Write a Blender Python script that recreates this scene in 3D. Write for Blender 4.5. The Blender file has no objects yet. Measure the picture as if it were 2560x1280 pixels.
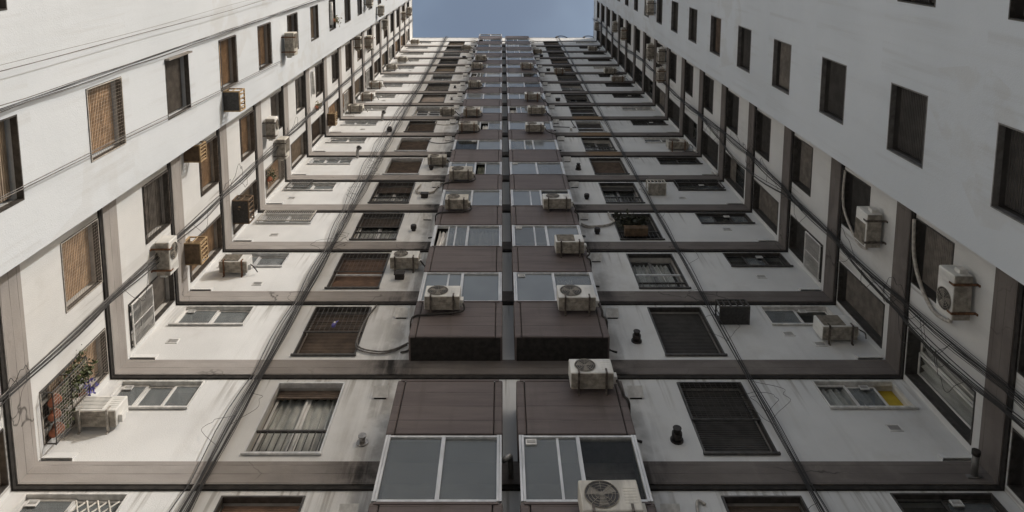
import bpy, bmesh, math, random
from mathutils import Vector, Matrix
R = math.radians
rnd = random.Random(7)
scene = bpy.context.scene
COL = scene.collection

# ------------------------------------------------------------------ camera
H = 2.8                      # storey height
Z0 = 1.6 + 10.0275           # height of the storey line n = 0
D = 8.34                     # rear wall plane (Y)
XL, XR = -7.45, 7.63         # recessed side walls (X)
WL, WR = -6.82, 6.92         # white wing walls (X)
YE = 4.58                    # end of the wings (Y)
YB = 7.77                    # front of the bays (Y)
def zf(n): return Z0 + H * n
cam_d = bpy.data.cameras.new('camera'); cam = bpy.data.objects.new('camera', cam_d); COL.objects.link(cam)
cam.location = (0, 0, 1.6); cam.rotation_euler = (R(180 - 7.70), 0, 0)
cam_d.sensor_width = 36; cam_d.lens = 25.48
cam_d.shift_x = 25 / 2560; cam_d.shift_y = -553 / 2560
cam_d.clip_start = 0.05; cam_d.clip_end = 2000
scene.camera = cam

# ------------------------------------------------------------------ sky, sun, exposure
SUN = Vector((-1.13, 1.0, -0.66)).normalized()       # direction the light travels
to = -SUN
elev = math.asin(to.z); azim = math.atan2(to.x, to.y)
world = bpy.data.worlds.new('World'); scene.world = world; world.use_nodes = True
wt = world.node_tree; wt.nodes.clear()
sky = wt.nodes.new('ShaderNodeTexSky'); sky.sky_type = 'NISHITA'; sky.sun_disc = False
sky.sun_elevation = elev; sky.sun_rotation = azim
sky.air_density = 1.0; sky.dust_density = 8.0; sky.ozone_density = 1.0; sky.altitude = 20
bg = wt.nodes.new('ShaderNodeBackground'); bg.inputs['Strength'].default_value = 0.15
hs = wt.nodes.new('ShaderNodeHueSaturation'); hs.inputs['Saturation'].default_value = 0.95
wo = wt.nodes.new('ShaderNodeOutputWorld')
wt.links.new(sky.outputs[0], hs.inputs['Color'])
tc = wt.nodes.new('ShaderNodeTexCoord'); cn = wt.nodes.new('ShaderNodeTexNoise')           # thin veil of cloud
cn.inputs['Scale'].default_value = 2.6; cn.inputs['Detail'].default_value = 4; cn.inputs['Roughness'].default_value = 0.5
wt.links.new(tc.outputs['Generated'], cn.inputs['Vector'])
cr = wt.nodes.new('ShaderNodeMapRange'); cr.interpolation_type = 'SMOOTHSTEP'
for i_, v_ in zip((1, 2, 3, 4), (0.35, 0.72, 0.16, 0.55)): cr.inputs[i_].default_value = v_
cx_ = wt.nodes.new('ShaderNodeMix'); cx_.data_type = 'RGBA'; cx_.inputs[7].default_value = (2.9, 3.75, 4.7, 1)
wt.links.new(cn.outputs[0], cr.inputs[0]); wt.links.new(cr.outputs[0], cx_.inputs[0]); wt.links.new(hs.outputs[0], cx_.inputs[6])
wt.links.new(cx_.outputs[2], bg.inputs['Color'])
wt.links.new(bg.outputs[0], wo.inputs[0])
sl = bpy.data.lights.new('sun', 'SUN'); sl.energy = 2.0; sl.angle = R(0.6); sl.color = (1.0, 0.992, 0.98)
so = bpy.data.objects.new('sun', sl); COL.objects.link(so); so.location = (20, -20, 90)
so.rotation_euler = SUN.to_track_quat('-Z', 'Y').to_euler()
scene.view_settings.view_transform = 'Standard'; scene.view_settings.look = 'None'
scene.view_settings.exposure = 0.08; scene.view_settings.gamma = 1
scene.render.engine = 'CYCLES'
scene.cycles.max_bounces = 10; scene.cycles.diffuse_bounces = 6; scene.cycles.glossy_bounces = 4
scene.cycles.transparent_max_bounces = 12

# ------------------------------------------------------------------ materials
class NT:
    def __init__(s, name):
        s.m = bpy.data.materials.new(name); s.m.use_nodes = True
        s.t = s.m.node_tree; s.b = s.t.nodes['Principled BSDF']; s.pos = None
    def n(s, typ, **kw):
        nd = s.t.nodes.new(typ)
        for k, v in kw.items(): setattr(nd, k, v)
        return nd
    def l(s, a, b): s.t.links.new(a, b)
    def P(s):
        if not s.pos: s.pos = s.n('ShaderNodeNewGeometry').outputs['Position']
        return s.pos
    def map(s, scale, src=None):
        v = s.n('ShaderNodeVectorMath', operation='MULTIPLY'); s.l(src or s.P(), v.inputs[0]); v.inputs[1].default_value = scale
        return v.outputs[0]
    def noise(s, scale, vec=None, det=4, rough=0.55):
        nd = s.n('ShaderNodeTexNoise'); nd.inputs['Scale'].default_value = scale; nd.inputs['Detail'].default_value = det
        nd.inputs['Roughness'].default_value = rough
        s.l(vec or s.P(), nd.inputs['Vector']); return nd.outputs[0]
    def ramp(s, fac, a, b, va=0., vb=1.):
        nd = s.n('ShaderNodeMapRange', interpolation_type='SMOOTHSTEP'); s.l(fac, nd.inputs[0])
        for i, x in zip((1, 2, 3, 4), (a, b, va, vb)): nd.inputs[i].default_value = x
        return nd.outputs[0]
    def math(s, op, a, b=None, c=None):
        nd = s.n('ShaderNodeMath', operation=op)
        for i, x in enumerate((a, b, c)):
            if x is None: continue
            if isinstance(x, (int, float)): nd.inputs[i].default_value = x
            else: s.l(x, nd.inputs[i])
        return nd.outputs[0]
    def xyz(s):
        nd = s.n('ShaderNodeSeparateXYZ'); s.l(s.P(), nd.inputs[0]); return nd.outputs
    def mix(s, fac, a, b, mode='MIX'):
        nd = s.n('ShaderNodeMix', data_type='RGBA', blend_type=mode)
        for i, x in ((0, fac), (6, a), (7, b)):
            if isinstance(x, (int, float)): nd.inputs[i].default_value = x
            elif isinstance(x, tuple): nd.inputs[i].default_value = x + (1,)
            else: s.l(x, nd.inputs[i])
        return nd.outputs[2]
    def bump(s, h, strength=0.3, dist=0.01):
        nd = s.n('ShaderNodeBump'); nd.inputs['Strength'].default_value = strength; nd.inputs['Distance'].default_value = dist
        s.l(h, nd.inputs['Height']); s.l(nd.outputs[0], s.b.inputs['Normal'])
    def out(s, col, rough=0.8, metal=0., spec=None):
        if isinstance(col, tuple): s.b.inputs['Base Color'].default_value = col + (1,)
        else: s.l(col, s.b.inputs['Base Color'])
        s.b.inputs['Roughness'].default_value = rough; s.b.inputs['Metallic'].default_value = metal
        if spec is not None: s.b.inputs['Specular IOR Level'].default_value = spec
        return s.m

def stain(k, col, amount=1.0, dark=(0.035, 0.03, 0.028)):
    """black run-off streaks where water leaves the bays, plus light overall grime"""
    x, y, z = k.xyz()
    ax = k.math('ABSOLUTE', k.math('SUBTRACT', k.math('ABSOLUTE', x), 2.12))
    near = k.ramp(ax, 0.05, 0.85, 1.0, 0.0)
    st = k.noise(1.0, k.map((5.0, 5.0, 0.45)), 5, 0.6)
    blot = k.noise(2.2, None, 4)
    f = k.math('MULTIPLY', k.ramp(st, 0.3, 0.56), near)
    f = k.math('MULTIPLY', f, k.ramp(blot, 0.3, 0.62, 0.15, 1.0))
    f = k.math('MULTIPLY', f, amount)
    col = k.mix(f, col, dark)
    st2 = k.noise(1.0, k.map((2.6, 2.6, 0.22)), 5, 0.6)
    col = k.mix(k.ramp(st2, 0.52, 0.8, 0, 0.22), col, (0.26, 0.23, 0.2))
    pa = k.noise(0.55, None, 6, 0.7)
    return k.mix(k.ramp(pa, 0.55, 0.72, 0, 0.22), col, (0.36, 0.33, 0.29))

def m_plaster():
    k = NT('plaster'); n1 = k.noise(0.7, None, 5)
    c = k.mix(k.ramp(n1, 0.3, 0.7), (0.575, 0.575, 0.568), (0.65, 0.65, 0.64))
    c = stain(k, c, 0.55, (0.1, 0.088, 0.075))
    x, y, z = k.xyz()
    # rust runs below a few of the windows
    fz = k.math('FRACT', k.math('DIVIDE', k.math('SUBTRACT', z, Z0), H))
    rs = k.ramp(k.noise(1.0, k.map((7.0, 7.0, 0.3)), 3), 0.57, 0.75, 0, 0.5)
    rs = k.math('MULTIPLY', rs, k.ramp(fz, 0.0, 0.3, 1.0, 0.0))
    c = k.mix(rs, c, (0.33, 0.22, 0.13))
    dr = k.ramp(k.noise(1.0, k.map((9.0, 9.0, 0.4)), 4), 0.5, 0.68, 0, 0.6)
    c = k.mix(k.math('MULTIPLY', dr, k.ramp(fz, 0.55, 0.98, 0.0, 1.0)), c, (0.22, 0.2, 0.175))
    k.bump(k.noise(55, None, 6, 0.7), 0.5, 0.012)
    return k.out(c, 0.9, 0, 0.2)
def m_white():
    k = NT('white_wall_paint'); n1 = k.noise(0.35, None, 5)
    c = k.mix(k.ramp(n1, 0.3, 0.7), (0.535, 0.568, 0.6), (0.585, 0.617, 0.65))
    st = k.noise(1.0, k.map((2.0, 2.0, 0.12)), 5, 0.6)
    c = k.mix(k.ramp(st, 0.5, 0.8, 0, 0.2), c, (0.38, 0.38, 0.37))
    vo = k.n('ShaderNodeTexVoronoi'); vo.inputs['Scale'].default_value = 0.55; k.l(k.map((1.0, 1.0, 0.7)), vo.inputs['Vector'])
    sp = k.n('ShaderNodeSeparateColor'); k.l(vo.outputs['Color'], sp.inputs[0])
    c = k.mix(k.math('MULTIPLY', k.ramp(sp.outputs[0], 0.78, 0.8), k.ramp(k.noise(1.7), 0.45, 0.6, 0, 0.35)), c, (0.47, 0.47, 0.46))      # patched render
    fz = k.math('FRACT', k.math('DIVIDE', k.math('SUBTRACT', k.xyz()[2], Z0 + 0.2), H))
    dr = k.ramp(k.noise(1.0, k.map((6.0, 6.0, 0.25)), 4), 0.5, 0.72, 0, 0.22)
    c = k.mix(k.math('MULTIPLY', dr, k.ramp(fz, 0.1, 0.5, 0.0, 1.0)), c, (0.36, 0.35, 0.33))
    h = k.math('ADD', k.noise(38, None, 6, 0.7), k.math('MULTIPLY', k.noise(3.0), 1.5))
    k.bump(h, 0.4, 0.012)
    return k.out(c, 0.75, 0, 0.3)
def boards(k, z, per, base, line):
    w = k.noise(0.5, k.map((1.2, 1.2, 0.0)), 2)
    zz = k.math('ADD', z, k.math('MULTIPLY', w, 0.02))
    fr = k.math('FRACT', k.math('DIVIDE', zz, per))
    d = k.math('ABSOLUTE', k.math('SUBTRACT', fr, 0.5))
    ln = k.ramp(d, 0.0, 0.045, 1.0, 0.0)
    br = k.ramp(k.noise(1.0, k.map((1.1, 1.1, 4.0)), 3), 0.4, 0.55)
    return k.mix(k.math('MULTIPLY', k.math('MULTIPLY', ln, br), 0.75), base, line), ln
def m_band():
    k = NT('band_concrete'); x, y, z = k.xyz()
    n1 = k.noise(1.2, k.map((1, 1, 2.5)), 5)
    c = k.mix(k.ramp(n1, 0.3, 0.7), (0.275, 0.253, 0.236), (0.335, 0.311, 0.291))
    tone = k.ramp(k.math('ADD', x, k.math('MULTIPLY', k.noise(0.8, None, 5), 3.0)), -4.6, 1.2)      # band colour grades darker towards the right, edge broken by noise
    c = k.mix(tone, c, k.mix(k.ramp(n1, 0.3, 0.7), (0.125, 0.11, 0.102), (0.165, 0.147, 0.137)))
    c, ln = boards(k, z, 0.187, c, (0.06, 0.05, 0.045))
    c = stain(k, c, 1.0, (0.018, 0.016, 0.015))
    # rusty run-off over the bands below some right hand windows
    rx = k.math('MULTIPLY', k.ramp(x, 3.1, 3.5), k.ramp(x, 4.4, 4.8, 1, 0))
    rz = k.math('MULTIPLY', k.ramp(z, zf(5.9), zf(6.1)), k.ramp(z, zf(8.3), zf(8.5), 1, 0))
    c = k.mix(k.math('MULTIPLY', k.math('MULTIPLY', rx, rz), 0.7), c, (0.2, 0.12, 0.05))
    ch = k.n('ShaderNodeTexVoronoi', feature='DISTANCE_TO_EDGE'); ch.inputs['Scale'].default_value = 0.55
    dv = k.n('ShaderNodeVectorMath', operation='ADD'); k.l(k.P(), dv.inputs[0])
    nz = k.n('ShaderNodeTexNoise'); nz.inputs['Scale'].default_value = 3; k.l(k.P(), nz.inputs['Vector'])
    sc = k.n('ShaderNodeVectorMath', operation='SCALE'); sc.inputs[3].default_value = 0.5
    k.l(nz.outputs[1], sc.inputs[0]); k.l(sc.outputs[0], dv.inputs[1]); k.l(dv.outputs[0], ch.inputs['Vector'])
    ck = k.math('MULTIPLY', k.ramp(ch.outputs[0], 0.0, 0.012, 1, 0), k.ramp(k.noise(0.5), 0.5, 0.62, 0, 0.8))
    c = k.mix(ck, c, (0.05, 0.045, 0.04))
    k.bump(k.math('SUBTRACT', k.noise(25, None, 6, 0.7), ln), 0.45, 0.012)
    return k.out(c, 0.85, 0, 0.25)
def m_bay():
    k = NT('brown_boarded_panel'); x, y, z = k.xyz()
    n1 = k.noise(1.5, k.map((0.5, 1, 4)), 5)
    c = k.mix(k.ramp(n1, 0.3, 0.7), (0.1, 0.08, 0.077), (0.132, 0.107, 0.102))
    c, ln = boards(k, z, 0.36, c, (0.035, 0.028, 0.026))
    st = k.noise(1.0, k.map((5.0, 5.0, 0.35)), 4)
    c = k.mix(k.ramp(st, 0.53, 0.78, 0, 0.45), c, (0.06, 0.05, 0.035))
    fd = k.noise(0.9, k.map((1, 1, 0.6)), 5, 0.65)
    c = k.mix(k.ramp(fd, 0.5, 0.75, 0, 0.22), c, (0.21, 0.18, 0.17))
    k.bump(k.math('SUBTRACT', k.noise(30, k.map((0.4, 1, 1.5)), 5, 0.7), ln), 0.4, 0.01)
    return k.out(c, 0.6, 0, 0.35)
def m_simple(name, col, rough=0.6, metal=0., var=0.25, scale=6., bump=0.1, spec=None, streak=False):
    k = NT(name); n1 = k.noise(scale, k.map((1, 1, 0.25)) if streak else None, 4)
    c = k.mix(k.ramp(n1, 0.3, 0.72), tuple(x * (1 - var) for x in col), tuple(min(1, x * (1 + var * 0.6)) for x in col))
    if bump: k.bump(k.noise(scale * 8, None, 4), bump, 0.004)
    return k.out(c, rough, metal, spec)
def m_glass(name, tint, clear, rough=0.03):
    k = NT(name); k.out(tint, rough, 0, 0.6)
    n1 = k.noise(0.9, None, 2)
    c = k.mix(k.ramp(n1, 0.3, 0.7), tuple(x * .9 for x in tint), tuple(x * 1.08 for x in tint)); k.l(c, k.b.inputs['Base Color'])
    k.bump(k.noise(0.8, None, 1), 0.06, 0.02)
    if clear > 0:
        tr = k.n('ShaderNodeBsdfTransparent'); tr.inputs[0].default_value = (0.93, 0.94, 0.935, 1)
        fr = k.n('ShaderNodeLayerWeight'); fr.inputs[0].default_value = 0.5
        mx = k.n('ShaderNodeMixShader'); f = k.math('MINIMUM', k.math('ADD', k.math('MULTIPLY', k.math('POWER', fr.outputs[1], 3.5), 0.8), 1 - clear), 1.0)
        k.l(f, mx.inputs[0]); k.l(tr.outputs[0], mx.inputs[1]); k.l(k.b.outputs[0], mx.inputs[2])
        k.l(mx.outputs[0], k.t.nodes['Material Output'].inputs[0])
    return k.m

M = dict(
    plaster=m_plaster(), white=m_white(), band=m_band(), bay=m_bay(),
    joint=m_simple('dirty_joint', (0.024, 0.021, 0.019), 0.95, var=0.5, scale=9, bump=0.4),
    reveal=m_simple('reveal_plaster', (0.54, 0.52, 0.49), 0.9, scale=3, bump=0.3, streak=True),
    interior=m_simple('room_wall', (0.33, 0.3, 0.27), 0.9, bump=0),
    alu=m_simple('aluminium', (0.6, 0.6, 0.6), 0.4, 0.3, 0.2, 8, 0.05, streak=True),
    alu_dull=m_simple('dull_aluminium', (0.17, 0.165, 0.16), 0.5, 0.2, 0.3, 8),
    frame_dark=m_simple('dark_metal_frame', (0.07, 0.065, 0.06), 0.5, 0.2, 0.4, 10),
    frame_white=m_simple('white_window_frame', (0.62, 0.61, 0.59), 0.5, 0, 0.25, 8, 0.05, streak=True),
    glass=m_glass('window_glass', (0.05, 0.055, 0.055), 0.88), frost=m_glass('frosted_pane', (0.17, 0.185, 0.19), 0.0, 0.13),
    frost_light=m_glass('pale_pane', (0.36, 0.38, 0.38), 0.0, 0.2),
    glass_dusty=m_glass('dusty_window_glass', (0.2, 0.215, 0.22), 0.5, 0.08),
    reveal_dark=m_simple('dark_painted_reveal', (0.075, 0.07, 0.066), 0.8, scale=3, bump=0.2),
    dark_pane=m_glass('dark_pane', (0.025, 0.022, 0.02), 0.0, 0.06),
    sh_tan=m_simple('tan_shutter', (0.5, 0.36, 0.24), 0.7, 0, 0.25, 5, 0.1),
    sh_brown=m_simple('brown_shutter', (0.125, 0.092, 0.07), 0.7, 0, 0.3, 5, 0.1),
    sh_red=m_simple('reddish_shutter', (0.23, 0.145, 0.1), 0.7, 0, 0.3, 4, 0.1),
    sh_dark=m_simple('dark_shutter', (0.056, 0.052, 0.049), 0.65, 0, 0.3, 5, 0.1),
    sh_grey=m_simple('grey_shutter', (0.2, 0.18, 0.16), 0.65, 0, 0.3, 5, 0.1),
    sh_pale=m_simple('pale_roller_blind', (0.52, 0.45, 0.4), 0.8, 0, 0.15, 5, 0.1),
    sh_beige=m_simple('beige_roller_shutter', (0.33, 0.27, 0.21), 0.75, 0, 0.2, 5, 0.1),
    curtain=m_simple('pale_curtain', (0.78, 0.76, 0.73), 0.9, 0, 0.3, 7, 0, streak=True),
    curtain_green=m_simple('patterned_green_curtain', (0.25, 0.26, 0.2), 0.9, 0, 0.5, 5, 0),
    ac_white=m_simple('white_ac_casing', (0.68, 0.67, 0.64), 0.5, 0, 0.18, 5, 0.04, streak=True),
    ac_beige=m_simple('aged_beige_ac_casing', (0.52, 0.49, 0.43), 0.55, 0, 0.3, 6, 0.08, streak=True),
    ac_cream=m_simple('yellowed_ac_casing', (0.57, 0.54, 0.48), 0.5, 0, 0.3, 7, 0.05, streak=True),
    ac_under=m_simple('dirty_ac_tray', (0.34, 0.31, 0.265), 0.7, 0.1, 0.4, 9, 0.2),
    grille_dark=m_simple('dark_fan_grille', (0.045, 0.042, 0.04), 0.5, 0.2, 0.4, 20),
    fan=m_simple('grey_fan_blade', (0.22, 0.2, 0.17), 0.5, 0, 0.3, 8),
    steel=m_simple('painted_bracket_steel', (0.14, 0.12, 0.105), 0.6, 0.4, 0.5, 14, 0.2),
    rust=m_simple('rusty_steel', (0.17, 0.085, 0.045), 0.85, 0.1, 0.5, 16, 0.3),
    cable=m_simple('black_cable', (0.022, 0.02, 0.019), 0.55, 0, 0.4, 10, 0),
    cable_grey=m_simple('faded_cable', (0.16, 0.15, 0.14), 0.6, 0, 0.4, 10, 0),
    hose=m_simple('pale_hose_sleeve', (0.42, 0.39, 0.35), 0.7, 0, 0.3, 14, 0.3),
    hose_mid=m_simple('grey_hose', (0.15, 0.14, 0.13), 0.7, 0, 0.35, 14, 0.3),
    hose_dark=m_simple('dark_insulated_hose', (0.045, 0.04, 0.037), 0.75, 0, 0.4, 14, 0.3),
    pipe=m_simple('galvanised_pipe', (0.32, 0.31, 0.3), 0.42, 0.6, 0.35, 9, 0.1),
    flue=m_simple('sooty_flue_metal', (0.035, 0.03, 0.028), 0.6, 0.3, 0.4, 14, 0.3),
    wood=m_simple('weathered_wood', (0.4, 0.28, 0.15), 0.75, 0, 0.35, 8, 0.3),
    wood_dark=m_simple('dark_weathered_wood', (0.13, 0.085, 0.05), 0.8, 0, 0.4, 8, 0.3),
    pot=m_simple('terracotta', (0.36, 0.13, 0.07), 0.8, 0, 0.3, 9, 0.2),
    leaf=m_simple('leaf_green', (0.07, 0.085, 0.03), 0.6, 0, 0.5, 22, 0),
    leaf_dark=m_simple('dark_leaf', (0.03, 0.034, 0.02), 0.6, 0, 0.5, 22, 0),
    leaf_dry=m_simple('dry_leaf', (0.2, 0.17, 0.07), 0.7, 0, 0.4, 22, 0),
    red=m_simple('red_flower', (0.4, 0.07, 0.04), 0.7, 0, 0.4, 25, 0),
    blue=m_simple('violet_blue_flower', (0.13, 0.12, 0.4), 0.7, 0, 0.4, 25, 0),
    pink=m_simple('pink_cloth', (0.55, 0.3, 0.29), 0.9, 0, 0.3, 8, 0),
    teal=m_simple('teal_plastic', (0.03, 0.22, 0.28), 0.5, 0, 0.3, 8, 0),
    yellow=m_simple('yellow_wall', (0.5, 0.36, 0.03), 0.8, 0, 0.2, 3, 0),
    ground=m_simple('grey_paving', (0.2, 0.19, 0.18), 0.9, 0, 0.3, 1.5, 0.3),
)

# ------------------------------------------------------------------ mesh builder
class MB:
    def __init__(s): s.v = []; s.f = []; s.mi = []; s.sm = []
    def face(s, pts, mi=0, sm=False):
        b = len(s.v); s.v += [tuple(p) for p in pts]; s.f.append(tuple(range(b, b + len(pts)))); s.mi.append(mi); s.sm.append(sm)
    def box(s, x0, x1, y0, y1, z0, z1, mi=0, c=0.0):
        if c <= 0:
            b = len(s.v)
            s.v += [(x, y, z) for z in (z0, z1) for y in (y0, y1) for x in (x0, x1)]
            for q in ((0, 2, 3, 1), (4, 5, 7, 6), (0, 1, 5, 4), (2, 6, 7, 3), (0, 4, 6, 2), (1, 3, 7, 5)):
                s.f.append(tuple(b + i for i in q)); s.mi.append(mi); s.sm.append(False)
            return
        bm = bmesh.new(); bmesh.ops.create_cube(bm, size=1)
        for v in bm.verts:
            v.co = Vector(((x0 + x1) / 2 + v.co.x * (x1 - x0), (y0 + y1) / 2 + v.co.y * (y1 - y0), (z0 + z1) / 2 + v.co.z * (z1 - z0)))
        bmesh.ops.bevel(bm, geom=list(bm.edges), offset=c, segments=2, profile=0.5, affect='EDGES')
        b = len(s.v); bm.verts.index_update()
        s.v += [tuple(v.co) for v in bm.verts]
        for f in bm.faces:
            s.f.append(tuple(b + v.index for v in f.verts)); s.mi.append(mi); s.sm.append(False)
        bm.free()
    def tube(s, pts, r, seg=6, mi=0, cap=True):
        pts = [Vector(p) for p in pts]; n = len(pts); b = len(s.v)
        rr = r if isinstance(r, (list, tuple)) else [r] * n
        up = Vector((0.31, 0.87, 0.38))
        for i, p in enumerate(pts):
            d = (pts[min(i + 1, n - 1)] - pts[max(i - 1, 0)])
            d = d.normalized() if d.length > 1e-9 else Vector((0, 0, 1))
            a = d.cross(up)
            if a.length < 1e-4: a = d.cross(Vector((1, 0, 0)))
            a.normalize(); e = d.cross(a)
            for k in range(seg):
                t = 2 * math.pi * k / seg
                s.v.append(tuple(p + (a * math.cos(t) + e * math.sin(t)) * rr[i]))
        for i in range(n - 1):
            for k in range(seg):
                s.f.append((b + i * seg + k, b + i * seg + (k + 1) % seg, b + (i + 1) * seg + (k + 1) % seg, b + (i + 1) * seg + k)); s.mi.append(mi); s.sm.append(seg > 4)
        if cap:
            s.f.append(tuple(b + k for k in range(seg))); s.mi.append(mi); s.sm.append(False)
            s.f.append(tuple(b + (n - 1) * seg + k for k in range(seg))); s.mi.append(mi); s.sm.append(False)
    def bar(s, p, q, r, seg=4, mi=0): s.tube([p, q], r, seg, mi)
    def disc(s, cx, y, cz, r, seg=24, mi=0):
        s.face([(cx + r * math.cos(2 * math.pi * k / seg), y, cz + r * math.sin(2 * math.pi * k / seg)) for k in range(seg)], mi)
    def ring(s, cx, y, cz, r, t, seg=28, mi=0):
        s.tube([(cx + r * math.cos(2 * math.pi * k / seg), y, cz + r * math.sin(2 * math.pi * k / seg)) for k in range(seg + 1)], t, 4, mi, False)
    def rect(s, x0, x1, z0, z1, y0, y1, t, mi=0):       # rectangular frame, four butted members
        s.box(x0, x1, y0, y1, z0, z0 + t, mi); s.box(x0, x1, y0, y1, z1 - t, z1, mi)
        s.box(x0, x0 + t, y0, y1, z0 + t, z1 - t, mi); s.box(x1 - t, x1, y0, y1, z0 + t, z1 - t, mi)
    def mesh(s, name, mats):
        me = bpy.data.meshes.new(name); me.from_pydata(s.v, [], s.f)
        for m in (mats if isinstance(mats, (list, tuple)) else [mats]): me.materials.append(M[m] if isinstance(m, str) else m)
        me.polygons.foreach_set('material_index', s.mi); me.polygons.foreach_set('use_smooth', s.sm)
        bm = bmesh.new(); bm.from_mesh(me); bmesh.ops.recalc_face_normals(bm, faces=bm.faces); bm.to_mesh(me); bm.free()
        me.update(); return me

def link(name, me, parent=None, loc=(0, 0, 0), rz=0.0, mat=None):
    o = bpy.data.objects.new(name, me); COL.objects.link(o); o.location = loc; o.rotation_euler = (0, 0, rz)
    if parent: o.parent = parent
    if mat:
        o.material_slots[0].link = 'OBJECT'; o.material_slots[0].material = M[mat]
    return o
def tag(o, label, cat, group=None):
    o['label'] = label; o['category'] = cat
    if group: o['group'] = group
    return o
def empty(name, loc, rz, label, cat, group=None):
    o = bpy.data.objects.new(name, None); COL.objects.link(o); o.location = loc; o.rotation_euler = (0, 0, rz); o.empty_display_size = 0.2
    return tag(o, label, cat, group)

_cache = {}
def cached(key, fn):
    if key not in _cache: _cache[key] = fn()
    return _cache[key]

# ------------------------------------------------------------------ ground
g = MB(); g.box(-400, 400, -400, 400, -0.5, 0.0)
o = link('ground', g.mesh('ground', 'ground')); o['kind'] = 'structure'; tag(o, 'grey paved ground of the courtyard below the facades', 'ground')

# ------------------------------------------------------------------ walls with real openings
NTOP = 17.72
def wall_mesh(name, x0, x1, z0, z1, holes, mats, depth=0.24, room=0.9):
    """local frame: x along wall, y into wall, z up; holes (x0,x1,z0,z1)"""
    w = MB()
    xs = sorted(set([x0, x1] + [h[0] for h in holes] + [h[1] for h in holes]))
    zs = sorted(set([z0, z1] + [h[2] for h in holes] + [h[3] for h in holes]))
    zs = [z for z in zs if z0 <= z <= z1]
    def inside(cx, cz): return any(h[0] < cx < h[1] and h[2] < cz < h[3] for h in holes)
    for j in range(len(zs) - 1):
        i = 0
        while i < len(xs) - 1:
            if inside((xs[i] + xs[i + 1]) / 2, (zs[j] + zs[j + 1]) / 2): i += 1; continue
            k = i
            while k < len(xs) - 1 and not inside((xs[k] + xs[k + 1]) / 2, (zs[j] + zs[j + 1]) / 2): k += 1
            w.face([(xs[i], 0, zs[j]), (xs[k], 0, zs[j]), (xs[k], 0, zs[j + 1]), (xs[i], 0, zs[j + 1])], 0); i = k
    for a, b, c, d in holes:
        y = depth
        w.face([(a, 0, c), (a, y, c), (a, y, d), (a, 0, d)], 1); w.face([(b, 0, c), (b, 0, d), (b, y, d), (b, y, c)], 1)
        w.face([(a, 0, c), (b, 0, c), (b, y, c), (a, y, c)], 1); w.face([(a, 0, d), (a, y, d), (b, y, d), (b, 0, d)], 1)
        r = depth + room
        w.face([(a, y, c), (a, r, c), (a, r, d), (a, y, d)], 2); w.face([(b, y, c), (b, y, d), (b, r, d), (b, r, c)], 2)
        w.face([(a, y, c), (b, y, c), (b, r, c), (a, r, c)], 2); w.face([(a, y, d), (a, r, d), (b, r, d), (b, y, d)], 2)
        w.face([(a, r, c), (b, r, c), (b, r, d), (a, r, d)], 2)
    # body of the wall behind
    dd = 2.6
    for q in ([(x0, 0, z1), (x1, 0, z1), (x1, dd, z1), (x0, dd, z1)], [(x0, dd, z0), (x1, dd, z0), (x1, dd, z1), (x0, dd, z1)]): w.face(q, 0)
    for X in (x0, x1): w.face([(X, 0, z0), (X, dd, z0), (X, dd, z1), (X, 0, z1)], 0)
    return w.mesh(name, mats)

FL = list(range(-1, 17))
LM, RM = (-4.22, -2.95), (3.29, 4.5)
LK, RK = (-7.2, -5.62), (5.86, 7.4)
SMALL_Y, TALL_Y = (5.12, 6.38), (7.26, 8.2)
MZ, KZ, SZ, TZ = (0.26, 0.945), (0.675, 0.965), (0.572, 0.975), (0.27, 0.965)

main = empty('apartment_building', (0, D, 0), 0, 'tall cream apartment block with taupe floor bands, seen straight up from its courtyard', 'building')
main.location = (0, 0, 0)
holes = []
for n in FL:
    for X in (LM, RM): holes.append((X[0], X[1], zf(n + MZ[0]), zf(n + MZ[1])))
    for X in (LK, RK): holes.append((X[0], X[1], zf(n + KZ[0]), zf(n + KZ[1])))
link('wall', wall_mesh('wall', XL, XR, 0, zf(NTOP), holes, ['plaster', 'reveal', 'interior']), main, (0, D, 0))
def side_holes(conv):
    hs_ = []
    for n in FL:
        for Y, Zr in ((SMALL_Y, SZ), (TALL_Y, TZ)):
            a, b = conv(Y); hs_.append((a, b, zf(n + Zr[0]), zf(n + Zr[1])))
    return hs_
link('wall', wall_mesh('side_wall', YE - 0.3, D, 0, zf(NTOP), side_holes(lambda Y: Y), ['plaster', 'reveal', 'interior']), main, (XL, 0, 0), R(90))
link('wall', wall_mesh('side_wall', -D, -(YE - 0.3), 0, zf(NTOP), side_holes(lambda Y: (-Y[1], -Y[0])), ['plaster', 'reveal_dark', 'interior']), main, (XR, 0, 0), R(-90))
# parapet coping
pc = MB(); z = zf(NTOP)
pc.box(XL, XR, D - 0.03, D + 0.4, z, z + 0.06); pc.box(XL - 0.4, XL + 0.03, YE, D - 0.031, z, z + 0.06); pc.box(XR - 0.03, XR + 0.4, YE, D - 0.031, z, z + 0.06)
link('parapet_coping', pc.mesh('parapet_coping', 'reveal'), main)
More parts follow.
